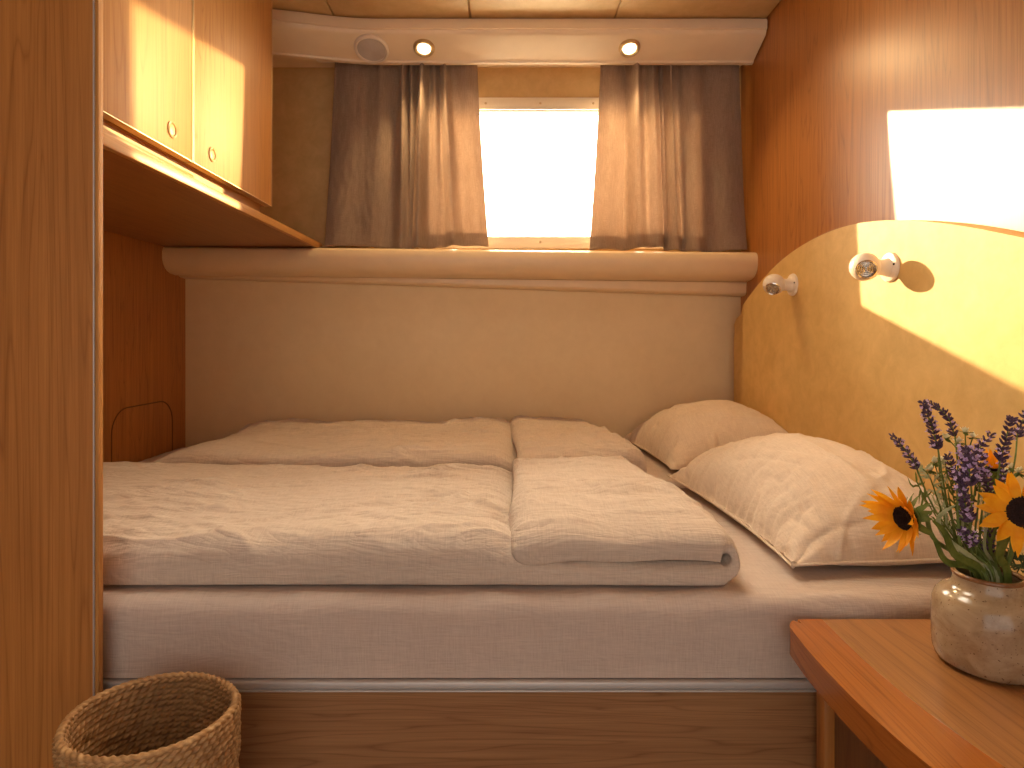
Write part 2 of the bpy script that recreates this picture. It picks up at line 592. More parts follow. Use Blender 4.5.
# ------------------------------------------------------------------ lamps on the cornice
sl = Vector((0, 0.951 - 0.988, -(2.118 - 2.029))).normalized()      # outward normal of the slanted face
SL = Vector((0, -0.037, -0.089)).normalized()
def on_cornice(px, py):
    # where the sight line meets the slanted face
    d = at(px, py, 1.0) - Vector((0, 0, H))
    p0 = Vector((0, 2.029, 0.988))
    n = SL
    t = p0.dot(n) / d.dot(n)
    p = d * t
    return Vector((p.x, p.y, p.z + H))

for k, (px, lab) in enumerate(((424, 'lit round ceiling spot beside the grey speaker grille'), (629.5, 'lit round ceiling spot above the right curtain'))):
    c = on_cornice(px, 48.5)
    t = thing('ceiling_spot', lab, 'light', c, 'ceiling spots in the cornice')
    Mx = Matrix.Translation(c) @ frame_to(SL, Vector((1, 0, 0)))
    bm = bmesh.new(); lathe(bm, [(0.022, -0.004), (0.0225, 0.003), (0.029, 0.007), (0.034, 0.005), (0.036, 0.0), (0.036, -0.004)], 40, Mx)
    link('trim_ring', bm, M['brass'], t)
    bm = bmesh.new(); lathe(bm, [(0, 0.006), (0.011, 0.005), (0.019, 0.002), (0.0225, -0.003)], 32, Mx)
    link('bulb', bm, M['bulb'], t)
    li = bpy.data.lights.new('spot_glow', 'SPOT')
    li.energy = 7.0; li.color = (1.0, 0.66, 0.32); li.spot_size = math.radians(125); li.spot_blend = 0.7; li.shadow_soft_size = 0.02
    lo = bpy.data.objects.new('spot_glow', li); COL.objects.link(lo); lo.parent = t
    lo.location = SL * 0.016
    lo.rotation_euler = (-SL).to_track_quat('Z', 'Y').to_euler()

c = on_cornice(371.5, 49)
t = thing('round_speaker', 'round grey speaker grille set in the cornice above the left curtain', 'speaker', c)
Mx = Matrix.Translation(c) @ frame_to(SL, Vector((1, 0, 0)))
bm = bmesh.new(); lathe(bm, [(0.046, -0.003), (0.047, 0.006), (0.052, 0.009), (0.0565, 0.006), (0.058, 0.0), (0.058, -0.003)], 48, Mx)
link('bezel', bm, M['white'], t)
bm = bmesh.new()
pr = []
for k in range(24):
    r = 0.047 * (1 - k / 23)
    pr.append((r, 0.004 + 0.004 * (1 - (r / 0.047) ** 2) + (0.0012 if k % 2 else 0)))
lathe(bm, pr, 48, Mx)
link('grille', bm, M['grey'], t)

# ------------------------------------------------------------------ wardrobe partition at the left
wp = thing('wardrobe_side', 'tall warm veneer wardrobe panel at the left edge beside the basket', 'wardrobe', (-0.85, 0.913, 0))
bm = bmesh.new(); box(bm, XL, -0.600, 0.905, 0.914, 0.0, CEIL - 0.008)
link('panel', bm, M['wood_wall'], wp)
bm = bmesh.new(); box(bm, -0.600, -0.5945, 0.9038, 0.9152, 0.0, CEIL - 0.008, 0.0015, 2)
link('edge_lipping', bm, M['wood_door'], wp)
bm = bmesh.new(); box(bm, -0.6025, -0.600, 0.9025, 0.907, 0.0, CEIL - 0.008, 0.0008, 2)
link('edge_trim', bm, M['alu'], wp)

# ------------------------------------------------------------------ overhead cabinet and shelf
CF = -0.65
cab = thing('overhead_cabinet', 'veneer overhead cabinet with two sunlit doors above the shelf', 'cabinet', (-0.9, 1.33, H + 0.366))
bm = bmesh.new()
box(bm, XL, CF - 0.022, 0.94, 1.722, H + 0.366, CEIL - 0.01)
link('carcass', bm, M['wood_wall'], cab)
for (a, b, ky) in ((0.95, 1.284, 1.206), (1.290, 1.722, 1.371)):
    bm = bmesh.new(); box(bm, CF - 0.0195, CF, a, b, H + 0.3675, CEIL - 0.012, 0.0015, 2)
    d = link('door', bm, M['wood_door'], cab)
    bm = bmesh.new()
    w = 0.0016
    box(bm, CF - 0.019, CF + 0.0012, a - w, a, H + 0.366, CEIL - 0.012)
    box(bm, CF - 0.019, CF + 0.0012, b, b + w, H + 0.366, CEIL - 0.012)
    box(bm, CF - 0.019, CF + 0.0006, a - w, b + w, H + 0.3660, H + 0.3675)
    link('edge_strip', bm, M['brass'], d)
    kM = Matrix.Translation((CF, ky, H + 0.4065)) @ frame_to((1, 0, 0))
    bm = bmesh.new(); lathe(bm, [(0.0118, -0.001), (0.012, 0.002), (0.0142, 0.0032), (0.0162, 0.002), (0.0166, -0.001)], 36, kM)
    link('button_ring', bm, M['brass'], d)
    bm = bmesh.new(); lathe(bm, [(0, 0.001), (0.009, 0.0014), (0.0115, 0.0006), (0.0118, -0.001)], 32, kM)
    link('push_button', bm, M['wood_edge'], d)

sh = thing('wall_shelf', 'long veneer shelf board running under the overhead cabinet to the window wall', 'shelf', (-0.9, 1.6, H + 0.313))
bm = bmesh.new(); box(bm, XL, CF - 0.014, 0.93, YB - 0.002, H + 0.313, H + 0.331)
link('board', bm, M['wood_shelf'], sh)
bm = bmesh.new(); box(bm, CF - 0.014, CF, 0.93, 2.2, H + 0.313, H + 0.3345, 0.002, 2)
link('front_lipping', bm, M['wood_edge'], sh)
bm = bmesh.new(); box(bm, CF - 0.045, CF - 0.028, 0.94, 1.71, H + 0.331, H + 0.366)
link('rail', bm, M['wood_edge'], sh)
bm = bmesh.new(); box(bm, CF - 0.030, CF - 0.0145, 0.94, 1.32, H + 0.331, H + 0.3475, 0.001, 2)
link('lower_rail', bm, M['wood_edge'], sh)

# ------------------------------------------------------------------ headboard and reading lamps
HX = 0.812
def head_top(y):
    pts = [(0.62, 0.00), (0.70, 0.055), (0.80, 0.098), (0.976, 0.160), (1.114, 0.205), (1.267, 0.243), (1.39, 0.262), (1.48, 0.268), (1.56, 0.267), (1.68, 0.256),
           (1.78, 0.238), (1.90, 0.205), (2.02, 0.155), (2.11, 0.115), (2.17, 0.078), (2.205, 0.045), (2.215, 0.0)]
    for (a, za), (b, zb) in zip(pts, pts[1:]):
        if a <= y <= b:
            return za + (zb - za) * (y - a) / (b - a)
    return 0
yy = [0.62, 0.66, 0.70, 0.75, 0.80, 0.86, 0.92] + [0.976 + k * (2.11 - 0.976) / 26 for k in range(27)] + [2.14, 2.17, 2.19, 2.205, 2.215]
# smooth the outline by averaging neighbours
zz = [sum(head_top(max(0.62, min(2.215, y + d))) for d in (-0.05, -0.025, 0, 0.025, 0.05)) / 5 for y in yy]
zz[-1] = 0.0; zz[-2] = 0.035; zz[0] = 0.0
XH = XR - 0.001
pts = [(XH, 2.215, H - 0.412), (XH, 0.62, H - 0.412)] + [(XH, y, H + z) for y, z in zip(yy, zz)]
bm = bmesh.new()
hb_vec = (HX - XH, 0, 0)
a = [bm.verts.new(p) for p in pts]
b = [bm.verts.new(Vector(p) + Vector(hb_vec)) for p in pts]
n = len(pts)
bm.faces.new(a); fb = bm.faces.new(list(reversed(b)))
for i in range(n):
    bm.faces.new([a[i], b[i], b[(i + 1) % n], a[(i + 1) % n]])
bmesh.ops.bevel(bm, geom=list(fb.edges), offset=0.026, segments=6, profile=0.5, affect='EDGES')
hb = link('headboard', bm, M['leather'], None, (XR, 1.45, H - 0.5))
tag(hb, 'arched tan suede headboard panel on the right wall', 'headboard')


def reading_lamp(loc, label, aim):
    t = thing('reading_wall_lamp', label, 'lamp', loc, 'reading lamps on the headboard')
    L = Vector(loc)
    X = Matrix.Translation(L) @ frame_to((-1, 0, 0))
    bm = bmesh.new(); lathe(bm, [(0, 0.006), (0.012, 0.0075), (0.024, 0.0075), (0.030, 0.0055), (0.0315, 0.002), (0.0315, 0.0)], 48, X)
    bp = link('base_plate', bm, M['white'], t)
    bm = bmesh.new(); lathe(bm, [(0, 0.0012), (0.002, 0.001), (0.003, -0.001)], 14, Matrix.Translation(L + Vector((-0.0074, -0.023, 0.004))) @ frame_to((-1, 0, 0)))
    link('screw', bm, M['dark'], bp)
    bm = bmesh.new(); lathe(bm, [(0.021, 0.006), (0.0185, 0.010), (0.0165, 0.02), (0.017, 0.032), (0.020, 0.040), (0.014, 0.047)], 40, X)
    link('neck', bm, M['white'], t)
    cb = L + Vector((-0.054, 0, 0.001))
    A = Matrix.Translation(cb) @ frame_to(aim)
    R = 0.0295
    pr = []
    for k in range(26):
        ang = PI - k / 25 * (PI - math.radians(42))
        pr.append((max(0.0, R * math.sin(ang)) if k else 0, R * math.cos(ang)))
    pr += [(0.0185, 0.0200)]
    bm = bmesh.new(); lathe(bm, pr, 48, A)
    bl = link('lamp_head', bm, M['white'], t)
    bm = bmesh.new(); lathe(bm, [(0.0172, 0.0190), (0.0172, 0.0232), (0.0185, 0.0242), (0.0202, 0.0228), (0.0202, 0.0205)], 40, A)
    link('lens_ring', bm, M['chrome'], bl)
    bm = bmesh.new()
    pr = [(0, 0.0205)] + [(0.0172 * k / 8, 0.0205 + (0.0008 if k % 2 else 0)) for k in range(1, 9)]
    lathe(bm, pr, 12, A)
    link('lens', bm, M['lens'], bl)
    return t

reading_lamp((HX, 1.742, H + 0.150), 'white ball reading lamp on the headboard nearer the window', Vector((-0.42, -0.66, -0.60)))
reading_lamp((HX, 1.302, H + 0.149), 'white ball reading lamp in the sunlight with a round shadow beside it', Vector((-0.35, -0.86, -0.34)))

# ------------------------------------------------------------------ curtains
def curtain(name, label, top, bot, z_top, z_bot, y0, folds, grooves, hem_wave, seed):
    """a hanging cloth: vertical folds whose centres drift from top to hem"""
    nu, nv = 260, 70
    rnd = random.Random(seed)
    ph = [rnd.uniform(0, 6.28) for _ in range(6)]
    def pos(i, j):
        u = i / (nu - 1); v = j / (nv - 1)      # v: 0 top .. 1 hem
        e = v ** 1.25
        x = (top[0] + (top[1] - top[0]) * u) * (1 - e) + (bot[0] + (bot[1] - bot[0]) * u) * e
        d = 0.0
        for (ut, ub, wt, wb, at_, ab_) in folds:
            c = ut + (ub - ut) * v; w = wt + (wb - wt) * v; amp = at_ + (ab_ - at_) * v
            q = (u - c) / w
            d += 1.8 * amp * math.exp(-q * q)
        for (ut, ub, wt, wb, at_, ab_) in grooves:
            c = ut + (ub - ut) * v; w = wt + (wb - wt) * v; amp = at_ + (ab_ - at_) * v
            q = (u - c) / w
            d -= amp / (1 + q * q * q * q)
        # small gathers near the heading
        d += 0.0035 * math.exp(-v * 7) * math.sin(u * 95 + ph[0]) * (0.5 + 0.5 * math.sin(u * 17 + ph[1]))
        d += 0.004 * math.sin(u * 21 + ph[2]) * (0.35 + 0.65 * v)
        d += 0.006 * noise.noise(Vector((u * 7, v * 2.2, seed)))
        d += 0.0018 * noise.noise(Vector((u * 30, v * 14, seed + 5)))
        z = z_top + (z_bot(u) - z_top) * v
        # hem band
        if v > 0.945: d += 0.0015
        return (x, y0 - d, z)
    bm = bmesh.new()
    sheet(bm, pos, nu, nv)
    o = link(name, bm, M['curtain'], None, ((bot[0] + bot[1]) / 2, y0, z_bot(0.5)), 'keep')
    bm = bmesh.new()
    def back(i, j):
        x, y, z = pos(i, nv - 1 - j)
        return (x, y + 0.003, z + 0.0005)
    sheet(bm, back, nu, 6)
    link('hem', bm, M['curtain'], o, None, 'keep')
    md = o.modifiers.new('thickness', 'SOLIDIFY'); md.thickness = 0.0012
    tag(o, label, 'curtain', 'window curtains')
    return o

ZT = H + 0.970
YC = 2.178
curtain('curtain', 'left taupe linen curtain drawn beside the overhead cabinet', (-0.598, -0.098), (-0.630, -0.058), ZT,
        lambda u: H + 0.317 + 0.004 * math.sin(u * 9) - 0.005 * sm((u - 0.15) / 0.3) * (1 - sm((u - 0.55) / 0.1)), YC,
        [(0.13, 0.10, 0.09, 0.12, 0.012, 0.018), (0.34, 0.30, 0.05, 0.10, 0.012, 0.010), (0.485, 0.475, 0.020, 0.05, 0.022, 0.024),
         (0.545, 0.52, 0.014, 0.02, 0.016, 0.006), (0.625, 0.575, 0.026, 0.035, 0.030, 0.034), (0.70, 0.70, 0.02, 0.05, 0.016, 0.008),
         (0.775, 0.79, 0.022, 0.045, 0.024, 0.024), (0.93, 0.95, 0.05, 0.07, 0.010, 0.014)],
        [(0.52, 0.500, 0.010, 0.016, 0.012, 0.016), (0.585, 0.535, 0.010, 0.013, 0.012, 0.014), (0.735, 0.73, 0.015, 0.03, 0.010, 0.006)],
        None, 3)
curtain('curtain', 'right taupe linen curtain drawn against the veneer wall', (0.336, 0.822), (0.296, 0.848), ZT,
        lambda u: H + 0.307 + 0.010 * sm((u - 0.20) / 0.15) * (1 - sm((u - 0.47) / 0.03)) - 0.006 * sm((u - 0.5) / 0.1) * (1 - sm((u - 0.7) / 0.2)) + 0.003 * math.sin(u * 14), YC,
        [(0.08, 0.09, 0.05, 0.08, 0.012, 0.016), (0.245, 0.30, 0.035, 0.06, 0.026, 0.024), (0.365, 0.43, 0.025, 0.05, 0.018, 0.020),
         (0.49, 0.55, 0.016, 0.03, 0.022, 0.018), (0.66, 0.67, 0.06, 0.06, 0.014, 0.022), (0.88, 0.88, 0.10, 0.12, 0.010, 0.012)],
        [(0.185, 0.235, 0.016, 0.025, 0.010, 0.012), (0.425, 0.487, 0.013, 0.011, 0.016, 0.026), (0.455, 0.505, 0.008, 0.010, 0.012, 0.010), (0.56, 0.60, 0.018, 0.02, 0.010, 0.008)],
        None, 9)
bm = bmesh.new()
box(bm, -0.66, 0.85, YC - 0.006, YC + 0.006, H + 0.972, H + 0.982)
for x in (-0.55, 0.78):
    box(bm, x - 0.012, x + 0.012, YC + 0.004, YB, H + 0.972, H + 0.980)
tag(link('curtain_rail', bm, M['white'], None, (0.1, YC, H + 0.972)), 'thin white curtain rail tucked behind the cornice', 'rail')

# ------------------------------------------------------------------ bed
bed = thing('bed_base', 'veneer bed base with a metal strip under the mattress', 'bed', (0, 1.55, 0))
bm = bmesh.new(); box(bm, XL + 0.004, 0.86 - 0.004, 0.938, 0.956, 0.0, H - 0.531)
link('front_board', bm, M['wood_base'], bed)
bm = bmesh.new(); box(bm, XL + 0.004, 0.86 - 0.004, 0.956, 2.24, H - 0.545, H - 0.519)
link('bed_board', bm, M['wood_dark'], bed)
bm = bmesh.new()
box(bm, -0.63, 0.86 - 0.004, 0.931, 0.956, H - 0.531, H - 0.5185, 0.003, 3)
box(bm, -0.63, 0.86 - 0.004, 0.929, 0.9375, H - 0.533, H - 0.5305, 0.001, 2)
link('edge_strip', bm, M['alu'], bed)

def mattress(name, label, y0, y1, seed, ztop):
    bm = bmesh.new()
    x0, x1 = XL + 0.012, 0.806
    zb = H - 0.517
    zt = H + ztop
    nx = 150
    # cross-section loop in y-z with rounded upper edges
    loop = []
    r = 0.030
    for k in range(7): loop.append((y0 + 0.004, zb + (zt - r - zb) * k / 7))
    for k in range(9):
        a = PI - k / 8 * PI / 2
        loop.append((y0 + 0.004 + r + r * math.cos(a) - 0.004 * math.sin(a) * 0, zt - r + r * math.sin(a)))
    n2 = 44
    for k in range(1, n2): loop.append((y0 + r + (y1 - y0 - 2 * r) * k / n2, zt))
    for k in range(9):
        a = PI / 2 - k / 8 * PI / 2
        loop.append((y1 - r + r * math.cos(a), zt - r + r * math.sin(a)))
    for k in range(1, 5): loop.append((y1, zt - r + (zb - zt + r) * k / 4))
    for k in range(1, 8): loop.append((y1 + (y0 + 0.004 - y1) * k / 8, zb))
    def pos(i, j):
        y, z = loop[j]
        return (x0 + (x1 - x0) * i / (nx - 1), y, z)
    g = sheet(bm, pos, nx, len(loop), False, True)
    bm.faces.new(g[0]); bm.faces.new(g[-1])
    bmesh.ops.recalc_face_normals(bm, faces=bm.faces[:])
    def disp(p, nrm):
        if nrm.z < -0.5 or p.z < zb + 0.004: return 0
        k = 0.0025 * noise.noise(Vector((p.x * 5, p.y * 9, p.z * 14 + seed)))
        k += 0.0022 * (1 - abs(noise.noise(Vector((p.x * 6, p.y * 22, p.z * 26 + seed * 3)))) * 2)
        return k * sm((p.z - zb) / 0.03) - 0.0035
    displace(bm, disp)
    return tag(link(name, bm, M['sheet'], None, (0, (y0 + y1) / 2, zb), 60), label, 'mattress', 'mattresses of the double bed')

mattress('mattress', 'front mattress under a taupe linen sheet, its side facing the room', 0.936, 1.668, 2.0, -0.395)
mattress('mattress', 'rear mattress under a taupe linen sheet, mostly covered, showing between the pillows', 1.676, 2.236, 5.0, -0.388)


def duvet(label, x_left, x_fold, x_flap, y0, y1, zb, hl, hf, hfl, skew, seed, e_len, nloop=240):
    """a folded quilt: one padded sheet that runs to the fold at the head end and comes back on itself"""
    zt = H + zb
    # centre line in x-z, with a half thickness along it
    path = []
    z_low = zt + hf; z_up = zt + 2 * hf + hfl
    n1 = 260
    for k in range(n1):
        t = k / (n1 - 1); t = t ** 0.92
        x = x_left + (x_fold - 0.045 - x_left) * t
        q = sm((x - (x_flap - 0.06)) / 0.10)
        h = hl + (hf - hl) * q
        path.append((x, zt + h, h, 0))
    rad = (z_up - z_low) / 2
    for k in range(1, 12):
        a = -PI / 2 + k / 12 * PI
        path.append((x_fold - 0.045 + rad * 0.95 * math.cos(a), (z_low + z_up) / 2 + rad * math.sin(a), hf + (hfl - hf) * k / 12 * 0.9 - 0.010 * math.sin(PI * k / 12), 1))
    n3 = 80
    for k in range(n3):
        t = k / (n3 - 1)
        x = x_fold - 0.045 + (x_flap - x_fold + 0.045) * t
        path.append((x, z_up + 0.004 * math.sin(t * 3), hfl, 2))
    # taper the two ends
    L = [0]
    for p, q in zip(path, path[1:]):
        L.append(L[-1] + math.hypot(q[0] - p[0], q[1] - p[1]))
    T = L[-1]
    # parameters round the loop: dense on the top and at the edges
    vs = []
    nt = int(nloop * 0.66); nb = nloop - nt
    for k in range(nt): vs.append((math.sin(-PI / 2 + PI * (k + 0.5) / nt), 1))
    for k in range(nb): vs.append((math.sin(PI / 2 - PI * (k + 0.5) / nb), -1))
    ym = (y0 + y1) / 2; yh = (y1 - y0) / 2
    bm = bmesh.new()
    ns = len(path)
    def pos(i, j):
        x, z, h, sec = path[i]
        a = path[max(i - 1, 0)]; b = path[min(i + 1, ns - 1)]
        tx, tz = b[0] - a[0], b[1] - a[1]
        l = math.hypot(tx, tz); tx /= l; tz /= l
        nx_, nz_ = -tz, tx                     # left normal: up on the lower run, down on the flap
        e0 = min(1.0, L[i] / e_len); e1 = min(1.0, (T - L[i]) / 0.035)
        end = max(0.0, 1 - (1 - e0) ** 2.2) ** 0.5 * max(0.0, 1 - (1 - e1) ** 2.2) ** 0.5
        v, side = vs[j]
        top_side = (side > 0) if sec == 0 else (side < 0)
        er = 0.052 if top_side else 0.010
        e = min(1.0, (1 - abs(v)) * yh / er)
        prof = max(0.0, 1 - (1 - e) ** 2.3) ** 0.5
        hh = max(h * end, 0.0035) * (0.04 + 0.96 * prof)
        y = ym + v * yh * (1 + 0.012 * noise.noise(Vector((x * 4, sec * 3.1 + v, seed))))
        if sec == 2 and v < 0:                 # flap hangs a little further over the front
            y -= 0.004
        fx = x + skew * (-v) * sm((x - x_flap) / max(0.05, x_fold - x_flap))
        s_ = side
        if sec > 0 and v < 0:                  # the doubled-back layer sinks onto the lower one along its front
            z -= ((0.012 + 0.010 * noise.noise(Vector((x * 9, seed, 0)))) if sec == 2 else 0.006) * sm((-v - 0.6) / 0.4)
        lo = hh * s_
        if sec == 0 and s_ < 0:
            lo = -min(h, hh * 1.0)
        px_, pz_ = fx + nx_ * lo, z + nz_ * lo
        return (px_, y, max(pz_, zt + 0.0005))
    g = sheet(bm, pos, ns, len(vs), False, True)
    bm.faces.new(g[0]); bm.faces.new(g[-1])
    bmesh.ops.recalc_face_normals(bm, faces=bm.faces[:])
    rc = random.Random(int(seed * 10))
    creases = []
    for k in range(22):
        creases.append((rc.uniform(max(x_left, -0.75), x_fold), rc.uniform(y0 + 0.03, y1 - 0.06), rc.uniform(0.06, 0.20), rc.gauss(0.0, 0.22), rc.uniform(0.003, 0.0068), rc.uniform(0.009, 0.016)))
    def crease(p):
        t = 0.0
        for (xc, yc, ln, an, hh_, w_) in creases:
            dx, dy = p.x - xc, p.y - yc
            a_ = dx * math.cos(an) + dy * math.sin(an)
            if abs(a_) > ln: continue
            b_ = -dx * math.sin(an) + dy * math.cos(an) + 0.012 * noise.noise(Vector((p.x * 9, yc * 7, seed)))
            if abs(b_) > w_ * 2: continue
            q_ = 1 - b_ / (w_ * 2) if b_ > 0 else 1 + b_ / (w_ * 0.7)      # steep on the near side
            t += hh_ * max(0.0, q_) * (1 - (a_ / ln) ** 2)
        return t
    def disp(p, nrm):
        zr = p.z - zt
        k = sm(zr / 0.05)
        up = max(0.0, nrm.z)
        big = 0.014 * noise.noise(Vector((p.x * 3.1, p.y * 3.6, seed))) * k
        q = noise.noise(Vector((p.x * 4.5, p.y * 15 + 0.6 * math.sin(p.x * 5), seed + 3)))
        ridge = 0.0105 * max(0.0, 1 - abs(q) * 6.5) ** 1.6
        q2 = noise.noise(Vector((p.x * 11 + p.y * 5, p.y * 21, seed + 8)))
        ridge2 = 0.006 * max(0.0, 1 - abs(q2) * 5) ** 1.3
        q3 = noise.noise(Vector((p.x * 15 - p.y * 9, p.y * 46 + p.x * 4, seed + 15)))
        ridge2 += 0.0025 * max(0.0, 1 - abs(q3) * 4)
        pat = 0.5 + 0.9 * noise.noise(Vector((p.x * 2.2, p.y * 4, seed + 11)))
        pat = max(0.1, pat)
        front = 0.005 * noise.noise(Vector((p.x * 9, p.y * 5, p.z * 20 + seed)))
        return big + (ridge + ridge2) * pat * (0.25 + 0.75 * up) * k + front * k + crease(p) * sm((up - 0.3) / 0.5) * k
    displace(bm, disp)
    for v in bm.verts:
        v.co.z = max(v.co.z, zt + 0.0005)
    return tag(link('duvet', bm, M['duvet'], None, ((x_left + x_fold) / 2, ym, zt), 'keep'), label, 'duvet', 'folded duvets on the bed')

duvet('front sand linen duvet folded back toward the foot end, nearest the room', -1.135, 0.352, 0.014, 0.972, 1.56, -0.3925, 0.0405, 0.022, 0.0275, 0.040, 1.7, 0.06)
duvet('rear sand linen duvet folded back toward the foot end, along the cream wall', -0.935, 0.345, 0.025, 1.60, 2.225, -0.3855, 0.0435, 0.0235, 0.0255, 0.035, 4.3, 0.20)


# ------------------------------------------------------------------ pillows
def pillow(label, x0, x1, y0, y1, zb, hgt, tilt, seed, skew=0.015):
    n = 110
    xm, ym, a, b = (x0 + x1) / 2, (y0 + y1) / 2, (x1 - x0) / 2, (y1 - y0) / 2
    zt = H + zb
    us = [math.sin(-PI / 2 + PI * k / (n - 1)) for k in range(n)]
    def outline(u, v):
        x = a * u * (1 - 0.10 * (1 - v * v) * abs(u) ** 3) - skew * v
        y = b * v * (1 - 0.05 * (1 - u * u) * abs(v) ** 3)
        return xm + x, ym + y
    def thick(u, v):
        return max(0.0, 1 - u * u) ** (0.62 if u < 0 else 0.5) * max(0.0, 1 - v * v) ** 0.50
    def lift(u, v):
        return tilt * max(0.0, (u + 0.25) / 1.25) ** 1.6
    bm = bmesh.new()
    g1 = {}
    seam = 0.020
    for i, u in enumerate(us):
        for j, v in enumerate(us):
            x, y = outline(u, v)
            t = thick(u, v)
            g1[i, j, 1] = bm.verts.new((x, y, zt + seam + lift(u, v) + hgt * t))
            if 0 < i < n - 1 and 0 < j < n - 1:
                g1[i, j, 0] = bm.verts.new((x, y, zt + seam + lift(u, v) * 0.9 - seam * min(1, t * 2.0) * (1.0)))
            else:
                g1[i, j, 0] = g1[i, j, 1]
    for i in range(n - 1):
        for j in range(n - 1):
            bm.faces.new([g1[i, j, 1], g1[i + 1, j, 1], g1[i + 1, j + 1, 1], g1[i, j + 1, 1]])
            q = [g1[i, j, 0], g1[i, j + 1, 0], g1[i + 1, j + 1, 0], g1[i + 1, j, 0]]
            try: bm.faces.new(q)
            except ValueError: pass
    bmesh.ops.recalc_face_normals(bm, faces=bm.faces[:])
    def disp(p, nrm):
        u = (p.x - xm) / a; v = (p.y - ym) / b
        k = sm((p.z - zt) / 0.03)
        big = 0.010 * noise.noise(Vector((p.x * 5, p.y * 5, seed)))
        # creases running in from the left seam and the corners
        q = noise.noise(Vector((p.x * 4 + p.y * 2.5, p.y * 19 - p.x * 5 + 0.8 * noise.noise(p * 9), seed + 2)))
        wl = sm((0.1 - u) / 0.8)
        cr = 0.0060 * max(0.0, 1 - abs(q) * 6.0) ** 1.5 * (0.15 + wl)
        q2 = noise.noise(Vector((p.x * 19, p.y * 9 + p.x * 7, seed + 6)))
        cr2 = 0.0035 * max(0.0, 1 - abs(q2) * 4)
        q3 = noise.noise(Vector((p.x * 7 - p.y * 4, p.y * 5 + p.x * 2, seed + 9)))
        cr3 = -0.004 * max(0.0, 1 - abs(q3) * 12)
        return (big + cr + cr2 + cr3) * k
    displace(bm, disp)
    for v in bm.verts:
        v.co.z = max(v.co.z, zt + 0.0005); v.co.x = min(v.co.x, HX - 0.002)
    root = link('pillow', bm, M['pillow'], None, (xm, ym, zt), 'keep')
    # stitched flange seam all round, a hand's breadth of edge piping
    ring = []
    K = 64
    for s in range(4):
        for k in range(K):
            t = math.sin(-PI / 2 + PI * k / K)
            u, v = ((t, -1), (1, t), (-t, 1), (-1, -t))[s]
            x, y = outline(u, v)
            ring.append(Vector((min(x, HX - 0.004), y, zt + seam + lift(u, v))))
    bm = bmesh.new()
    R = len(ring)
    def rp(i, j):
        p = ring[i]
        tdir = (ring[(i + 1) % R] - ring[i - 1])
        if tdir.length < 1e-6: tdir = Vector((1, 0, 0))
        tdir.normalize()
        up = Vector((0, 0, 1)); s_ = tdir.cross(up)
        return p + (up * math.cos(j / 6 * 2 * PI) + s_ * math.sin(j / 6 * 2 * PI)) * 0.0026
    sheet(bm, rp, R, 6, True, True)
    link('piping', bm, M['pillow'], root, None, 'keep')
    return tag(root, label, 'pillow', 'pillows on the bed')

pillow('front plump sand linen pillow against the headboard, behind the flowers', 0.455, 0.826, 1.012, 1.675, -0.3925, 0.154, 0.014, 2.2)
pillow('rear plump sand linen pillow in the corner by the cream wall', 0.445, 0.830, 1.725, 2.245, -0.3855, 0.156, 0.060, 7.4, 0.02)

# ------------------------------------------------------------------ counter by the bed
CZ = H - 0.42
ctr = thing('bedside_counter', 'glossy veneer bedside counter with a rounded solid edge, holding the vase', 'counter', (0.66, 0.6, 0))
outer = bez([(0.462, 0.924, 0), (0.432, 0.921, 0), (0.417, 0.905, 0), (0.4125, 0.885, 0), (0.407, 0.82, 0), (0.4055, 0.75, 0), (0.408, 0.68, 0), (0.418, 0.60, 0), (0.44, 0.52, 0),
             (0.475, 0.44, 0), (0.53, 0.355, 0), (0.60, 0.285, 0), (0.70, 0.225, 0), (0.855, 0.19, 0)], 80)
inner = bez([(0.4735, 0.924, 0), (0.470, 0.86, 0), (0.468, 0.80, 0), (0.470, 0.74, 0), (0.476, 0.68, 0), (0.488, 0.61, 0), (0.506, 0.55, 0), (0.535, 0.48, 0), (0.58, 0.41, 0), (0.64, 0.35, 0), (0.73, 0.295, 0), (0.855, 0.26, 0)], 60)
TH = 0.040
bm = bmesh.new()
pts = [Vector((p.x, p.y, CZ - TH)) for p in outer] + [Vector((p.x, p.y, CZ - TH)) for p in reversed(inner)]
oset = {(round(p.x, 5), round(p.y, 5)) for p in outer}
def is_outer(e):
    return all((round(v.co.x, 5), round(v.co.y, 5)) in oset for v in e.verts)
prism(bm, pts, (0, 0, TH), 0.013, 5, is_outer)
link('edge_band', bm, M['wood_band'], ctr)
bm = bmesh.new()
pts = [Vector((p.x + 0.0004, p.y, CZ - 0.034)) for p in inner] + [Vector((0.855, 0.924, CZ - 0.034))]
prism(bm, pts, (0, 0, 0.034 - 0.0003))
link('worktop', bm, M['wood_top'], ctr)
bm = bmesh.new()
pts = [(0.480, 0.906, 0), (0.484, 0.56, 0), (0.535, 0.44, 0), (0.61, 0.36, 0), (0.72, 0.30, 0), (0.852, 0.28, 0), (0.852, 0.906, 0)]
prism(bm, [Vector((x, y, 0.0)) for x, y, _ in pts], (0, 0, CZ - TH))
link('carcass', bm, M['wood_dark'], ctr)
bm = bmesh.new(); box(bm, 0.464, 0.480, 0.898, 0.922, 0.0, CZ - TH, 0.002, 2)
link('corner_post', bm, M['wood_wall'], ctr)

